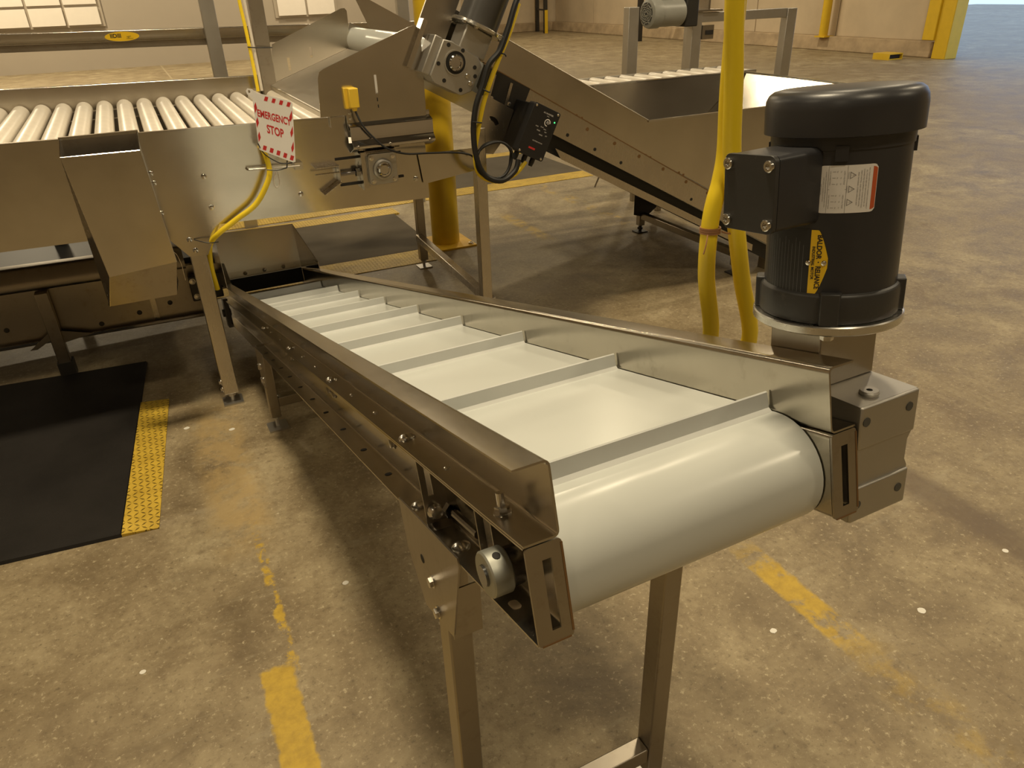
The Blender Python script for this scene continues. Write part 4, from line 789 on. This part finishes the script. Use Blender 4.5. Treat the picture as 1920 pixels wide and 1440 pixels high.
# belt between the plates and the head drum
b_ = B(); dx, dz = math.cos(math.radians(28.5)), -math.sin(math.radians(28.5)); nx_, nz_ = -dz, dx
hc = (1.205, 1.350); r_ = .066; lb = 2.35; pts = []
for k in range(15): a = math.radians(90 - 28.5 + 180 * k / 14); pts.append((hc[0] + r_ * math.cos(a), YN + .045, hc[1] + r_ * math.sin(a)))
pts += [(pts[-1][0] + dx * lb, YN + .045, pts[-1][2] + dz * lb), (pts[0][0] + dx * lb, YN + .045, pts[0][2] + dz * lb)]
b_.prism(pts, (0, YF - YN - .09, 0)); b_.build('belt', 'belt_white', hf)
for y in (YN + .030, YF - .045):
    b_ = B(); b_.prism([(1.13, y, 1.30), (1.21, y, 1.265), (1.26, y, 1.41), (1.18, y, 1.44)], (0, .012, 0)); b_.build('drum_bearing', 'stainless_dark', hf)
# feet and floor braces
for y in (4.26, 3.26):
    zleg(hf, 3.055, y, 3.10, y + .045, .05, .26, 'stainless_dark'); b_ = B(); b_.plate([(3.0, .14), (3.10, .11), (3.19, .17), (3.19, .24), (3.0, .30)], [], fy(y - .004), (0, .004, 0)); b_.build('leg_bracket', 'rack_black', hf)
    b_ = B(); b_.box((3.035, y - .015, 0), (3.12, y + .06, .008)).cyl((3.0775, y + .022, .008), (3.0775, y + .022, .05), .012, None, 12).lathe([(.02, 0), (.02, .014), (0, .014)], (3.0775, y + .022, .022), (0, 0, 1), 6); b_.build('foot', 'rack_black', hf)
b_ = B(); b_.box((3.06, 3.30, .10), (3.10, 4.26, .145)); b_.build('floor_brace', 'stainless_dark', hf, bevel=.003)
b_ = B(); b_.box((3.28, 3.24, .0), (3.36, 3.30, .40)); b_.build('tail_leg', 'stainless_dark', hf)
b_ = B(); b_.tube([(2.03, YN + .03, .745), (2.0, YN + .03, .685)], .004, 6, 0); b_.build('tie_rod', 'stainless_dark', hf)
# black ribbed plate painted for the shade of an opening behind the gear unit
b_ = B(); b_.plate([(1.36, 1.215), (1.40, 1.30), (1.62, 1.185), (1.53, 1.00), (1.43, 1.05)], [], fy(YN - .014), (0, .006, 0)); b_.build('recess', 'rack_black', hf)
for x in (1.44, 1.52):
    b_ = B(); b_.prism([(x, YN - .02, 1.26 - (x - 1.44) * .52), (x + .012, YN - .02, 1.255 - (x - 1.44) * .52), (x - .035, YN - .02, 1.13 - (x - 1.44) * .52), (x - .047, YN - .02, 1.135 - (x - 1.44) * .52)], (0, .007, 0)); b_.build('rib', 'stainless', hf)
for (x, z) in ((1.425, 1.16), (1.51, 1.13)): bolt(hf, (x, YN - .015, z), (0, -1, 0), 'hex')
crescent = [(1.405 + .045 * math.cos(math.radians(a)), 1.045 + .045 * math.sin(math.radians(a))) for a in range(10, 91, 16)] + [(1.402 + .028 * math.cos(math.radians(a)), 1.040 + .034 * math.sin(math.radians(a))) for a in range(90, 9, -16)]
b_ = B(); b_.plate([(1.344, 1.185), (1.40, 1.175), (1.525, 1.105), (1.47, .985), (1.415, .925), (1.366, .935), (1.344, .98)], [crescent[::-1]], fy(3.125), (0, .004, 0)); b_.build('support_plate', 'stainless', hf)
# ---- gear unit and motor on the head shaft
TH = math.radians(27.5); GC = Vector((1.201, 0, 1.330)); E1 = Vector((math.cos(TH), 0, -math.sin(TH))); E2 = Vector((math.sin(TH), 0, math.cos(TH)))
def gp_(a, y, c): return GC + E1 * a + E2 * c + Vector((0, y, 0))
def gbox(b_, a0, y0, c0, a1, y1, c1): b_.prism([gp_(a0, y0, c0), gp_(a1, y0, c0), gp_(a1, y0, c1), gp_(a0, y0, c1)], (0, y1 - y0, 0))
b_ = B(); b_.plate([(-.080, -.085), (-.06, -.103), (.075, -.103), (.110, -.070), (.115, .035), (.085, .060), (-.045, .066), (-.080, .058)], [], lambda a, c: gp_(a, 2.985, c), (0, .135, 0)); ge = b_.build('gear_unit', 'cast_aluminium', hf, bevel=.004, label='cast grey gear unit with dark motor on the feeder head')
b_ = B(); gbox(b_, -.112, 3.0, -.088, -.078, 3.10, .062); b_.build('side_cover', 'cast_aluminium', ge, bevel=.004)
b_ = B(); gbox(b_, -.005, 2.995, .055, .118, 3.11, .155); b_.build('neck', 'cast_aluminium', ge, bevel=.006)
b_ = B(); b_.lathe([(.048, 0), (.048, .004), (.043, .004), (.043, .001), (0, .001)], gp_(0, 2.985, 0), (0, -1, 0), 32); b_.build('seal_ring', 'cast_aluminium', ge)
b_ = B(); b_.lathe([(.043, .001), (.0425, .0025), (.030, .002), (0, .002)], gp_(0, 2.985, 0), (0, -1, 0), 32); b_.build('shaft_seal', 'black_rubber', ge)
b_ = B(); b_.lathe([(.031, .0), (.031, .012), (.026, .018), (.019, .018), (.018, .012), (0, .012)], gp_(0, 2.985, 0), (0, -1, 0), 28); b_.build('hollow_shaft', 'stainless_polished', ge)
for (a, c) in ((-.052, .048), (.012, .054), (-.065, -.032), (-.018, -.080), (.085, .018), (.062, -.085), (.10, -.012)): bolt(ge, gp_(a, 2.9848, c), (0, -1, 0), 'hole', 'dark_gap', 'screw_hole', 1.5)
for (a, c) in ((.068, -.025), (.090, -.045)): bolt(ge, gp_(a, 2.9848, c), (0, -1, 0), 'socket', scale=1.4)
ma = .058; my = 3.05
b_ = B(); b_.lathe([(0, 0), (.104, 0), (.106, .002), (.106, .012), (.104, .014), (0, .014)], gp_(ma, my, .155), E2, 40); b_.build('motor_flange', 'machined_aluminium', ge)
b_ = B(); b_.lathe([(0, 0), (.084, 0), (.084, .26), (.090, .262), (.090, .33), (.08, .35), (0, .355)], gp_(ma, my, .169), E2, 40); b_.build('motor_body', 'grey_gear', ge)
b_ = B(); b_.tube([gp_(ma + .097, 2.99, .10), gp_(ma + .097, 2.99, .40)], .006, 8, 0); b_.build('conduit', 'galvanised', ge)
for a in (ma - .085, ma - .03, ma + .085): bolt(ge, gp_(a, my - .075, .155), -E2, 'hex', scale=1.1)
b_ = B(); gbox(b_, -.150, 3.125, .045, -.020, 3.135, .300); b_.build('drive_shield', 'stainless_dark', hf)
b_ = B(); gbox(b_, -.160, 3.05, -.09, -.140, 3.10, .10); b_.build('shield_strip', 'stainless', hf)
# ---- inverter box
VT = math.radians(26.5); V1 = Vector((math.cos(VT), 0, -math.sin(VT))); V2 = Vector((math.sin(VT), 0, math.cos(VT))); VC = Vector((1.560, 2.955, 1.028))
def vp(a, c, y=0.0): return VC + V1 * a + V2 * c + Vector((0, y, 0))
b_ = B(); b_.plate(rrect(-.070, -.108, .070, .110, .010), [], lambda a, c: vp(a, c), (0, .05, 0)); vf = b_.build('inverter_box', 'black_plastic', hf, bevel=.003, label='black inverter box with a white dial')
b_ = B(); b_.plate(rrect(-.062, -.100, .062, .104, .006), [], lambda a, c: vp(a, c, .05), (0, .14, 0)); b_.build('heat_sink', 'black_plastic', vf)
items = []
ring = circle(0, 0, .0155, 24); rin = circle(0, 0, .0118, 24)
items.append(([vp(.022 + p[0], .052 + p[1], -.0004) for p in ring + rin], [(i, i + 1, 24 + i + 1, 24 + i) for i in range(19)]))
b_ = B(); b_.lathe([(0, 0), (.0075, 0), (.0068, .006), (0, .006)], vp(.024, .052), (0, -1, 0), 16); b_.build('dial_knob', 'ink_grey', vf)
for (tt, sz, a, c) in (('AC INVERTER', .0085, .012, .086), ('drive', .006, .014, .077), ('FWD', .0065, -.020, .022), ('STOP', .0065, .005, .026), ('SPEED', .0065, -.006, .008), ('REV', .0065, .030, .012), ('RUN', .0065, .022, .022), ('MODE', .0065, .012, -.006), ('SET', .0065, .040, -.002), ('CAUTION SHOCK', .0065, .010, -.038)):
    items.append(text_mesh(tt, sz, lambda x, y_, a=a, c=c: vp(a + x, c + y_, -.0004)))
lettering('panel_print', items, 'white_print', vf)
b_ = B(); b_.add([vp(a, c, -.0005) for a, c in ((-.022, -.075), (.012, -.075), (.012, -.067), (-.022, -.067))], [(0, 1, 2, 3)]); b_.build('warning_strip', 'ink_red', vf)
b_ = B(); b_.lathe([(0, 0), (.0035, 0), (.003, .0015), (0, .002)], vp(.055, .065), (0, -1, 0), 10); b_.build('status_light', 'led_green', vf)
for (a, c) in ((-.058, .100), (.058, .100), (-.058, -.098), (.058, -.098)): bolt(vf, vp(a, c, -.0002), (0, -1, 0), 'button', scale=.7, name='screw')
for a in (-.045, .0, .042):
    b_ = B(); b_.lathe([(.012, 0), (.012, .018), (.009, .035), (0, .035)], vp(a, -.108, .04), -V2, 12); b_.build('cable_gland', 'black_plastic', vf)
# ---- cables from the inverter to the motor
b_ = B(); b_.tube([gp_(ma + .10, 2.97, .42), (1.468, 2.955, 1.544), (1.422, 2.95, 1.441), (1.383, 2.95, 1.365), (1.333, 2.95, 1.318), (1.301, 2.95, 1.24), (1.265, 2.95, 1.16), (1.249, 2.95, 1.056), (1.26, 2.95, .946), (1.299, 2.95, .874), (1.374, 2.95, .846), (1.44, 2.955, .88), (1.46, 2.96, .925)], .012, 10, 5); b_.build('motor_cable', 'black_rubber', hf)
b_ = B(); b_.tube([(1.49, 2.985, 1.53), (1.438, 2.965, 1.431), (1.378, 2.96, 1.326), (1.333, 2.96, 1.235), (1.300, 2.96, 1.155), (1.274, 2.965, 1.053), (1.262, 2.975, .967), (1.28, 2.985, .88), (1.36, 2.985, .838), (1.45, 2.985, .855), (1.51, 2.99, .905)], .010, 10, 5); b_.build('supply_cable', 'yellow_cable', hf)
coil = []
for k in range(34):
    a = 2 * math.pi * k / 12; coil.append((1.352 + .085 * math.cos(a) + .006 * math.sin(k), 2.965 + .004 * (k % 5), .930 + .078 * math.sin(a)))
b_ = B(); b_.tube(coil, .0055, 8, 3); b_.build('cable_coil', 'black_rubber', hf)
b_ = B(); b_.tube([(1.385, 2.945, 1.355), (1.40, 2.94, 1.352), (1.41, 2.95, 1.343)], .003, 6, 2).tube([(1.295, 2.937, 1.228), (1.32, 2.94, 1.215), (1.335, 2.955, 1.212)], .003, 6, 2).tube([(1.24, 2.937, 1.105), (1.27, 2.94, 1.10), (1.29, 2.955, 1.095)], .003, 6, 2); b_.build('cable_tie', 'black_rubber', hf)

# ================================================================== things behind
# gravity conveyor right behind the hopper
t = thing('skate_conveyor', (3.5, 4.85, 0), 'low conveyor of white rollers just behind the hopper rim', 'conveyor')
for y in (4.66, 5.02):
    b_ = B(); b_.box((2.6, y, .90), (4.35, y + .02, .972)); b_.build('rail', 'galvanised', t)
b_ = B(); b_.lathe([(0, 0), (.03, 0), (.032, .004), (.032, .326), (.03, .33), (0, .33)], (0, 0, 0), (0, 1, 0), 16); skm = b_.mesh('roller', (0, 0, 0)); skm.materials.append(MATS['roller_white'])
for k in range(13):
    o = bpy.data.objects.new('roller', skm); COL.objects.link(o); o.parent = t; o.location = Vector((2.70 + .132 * k, 4.685, .945)) - t.location
for x in (3.5, 4.25):
    for y in (4.66, 5.0): zleg(t, x, y, x + .04, y + .04, 0, .90)
# stainless stand with a grey motor
t = thing('machine_stand', (4.7, 5.9, 0), 'square tube stainless stand carrying a grey motor, beyond the hopper', 'stand')
y0 = 5.60
for (x0, x1, yy, z1) in ((3.80, 3.90, y0, 1.405), (4.455, 4.555, y0, 1.345), (4.70, 4.80, y0 + .35, 1.75), (5.52, 5.63, y0, 1.335), (5.35, 5.42, y0 + .45, 2.0)): zleg(t, x0, yy, x1, yy + .08, 0, z1, 'galvanised')
b_ = B(); b_.box((4.555, y0 + .01, 1.262), (5.52, y0 + .07, 1.338)); b_.build('top_bar', 'galvanised', t, bevel=.004)
b_ = B(); b_.box((4.80, y0 + .36, .73), (5.52, y0 + .42, .80)); b_.build('low_bar', 'galvanised', t, bevel=.004)
b_ = B(); b_.box((4.46, y0 - .02, 1.345), (4.75, y0 + .30, 1.36)).box((4.60, y0 - .01, 1.36), (4.62, y0 + .3, 1.75)); b_.build('motor_plate', 'stainless_dark', t)
b_ = B(); b_.box((4.56, y0 - .01, 1.13), (4.68, y0 + .02, 1.24)); b_.build('switch_bracket', 'stainless_dark', t)
b_ = B(); b_.box((4.59, y0 - .016, 1.165), (4.67, y0 - .008, 1.20)); b_.build('switch', 'dark_gap', t)
gm = B(); gm.lathe([(0, 0), (.085, 0), (.108, .012), (.115, .03), (.115, .10), (.106, .105), (.106, .33), (.09, .345), (0, .345)], (3.985, 5.62, 1.352), (1, 0, 0), 40); gmo = gm.build('motor', 'grey_motor', t, label='grey motor with round slotted fan grille')
b_ = B(); b_.lathe([(.085, 0), (.085, .0022), (0, .0022)], (3.9866, 5.62, 1.352), (-1, 0, 0), 32); b_.build('grille', 'grille_dark', gmo)
b_ = B()
for k in range(8):
    a = math.pi * k / 4 + .2; dd = Vector((0, math.cos(a), math.sin(a))); tt_ = Vector((0, -dd.z, dd.y)); c0 = Vector((3.9835, 5.62, 1.352))
    b_.prism([c0 - tt_ * .006, c0 + tt_ * .006, c0 + dd * .086 + tt_ * .006, c0 + dd * .086 - tt_ * .006], (-.003, 0, 0))
for rr_ in (.028, .048, .067):
    b_.lathe([(rr_ - .004, 0), (rr_ - .004, .003), (rr_ + .004, .003), (rr_ + .004, 0)], (3.9835, 5.62, 1.352), (-1, 0, 0), 32)
b_.build('grille_spokes', 'grey_motor', gmo)
b_ = B(); b_.box((4.10, 5.57, 1.455), (4.20, 5.67, 1.53)); b_.build('terminal_box', 'grey_motor', gmo, bevel=.006)
b_ = B(); b_.box((4.33, 5.54, 1.24), (4.46, 5.72, 1.47)); b_.build('motor_gear', 'rack_black', gmo, bevel=.01)
# stainless frame with long beam and maker sticker
t = thing('beam_frame', (0, 6.0, 0), 'stainless frame with long horizontal beam and oval yellow sticker behind the rollers', 'frame')
b_ = B(SH); b_.sheet([(6.03, 1.408), (6.0, 1.408), (6.0, 1.345), (6.03, 1.345)], .003, lambda a, c, l: (l, a, c), -2.4, 2.2, .004); bm_ = b_.build('beam', 'stainless_x', t)
b_ = B(SH); b_.box((-2.4, 6.02, 1.300), (2.2, 6.026, 1.342)); b_.build('lower_strip', 'stainless_dark', t)  # dark strip in place of the beam's underside and its shadow
zleg(t, .560, 5.935, .655, 5.99, 0, 2.6, 'galvanised', 'post'); zleg(t, -2.3, 5.935, -2.2, 5.99, 0, 2.6, 'galvanised', 'post'); zleg(t, 1.95, 5.935, 2.04, 5.99, 0, 2.6, 'galvanised', 'post')
oc = SH @ Vector((.042, 5.9975, 1.372))
b_ = B(); b_.plate([(p[0], p[1] * .27) for p in circle(0, 0, .105, 32)], [], lambda a, c: (oc.x + a, oc.y, oc.z + c), (0, -.0006, 0)); stk = b_.build('maker_sticker', 'yellow_print', bm_)
lettering('sticker_lettering', [text_mesh('IIDIII', .034, lambda x, y_: Vector((oc.x - .038 + x, oc.y - .0012, oc.z + .004 + y_)), bold=True), text_mesh('agri', .018, lambda x, y_: Vector((oc.x + .040 + x, oc.y - .0012, oc.z - .002 + y_))), text_mesh('equipment', .010, lambda x, y_: Vector((oc.x + .045 + x, oc.y - .0012, oc.z - .014 + y_)))], 'ink_black', bm_)
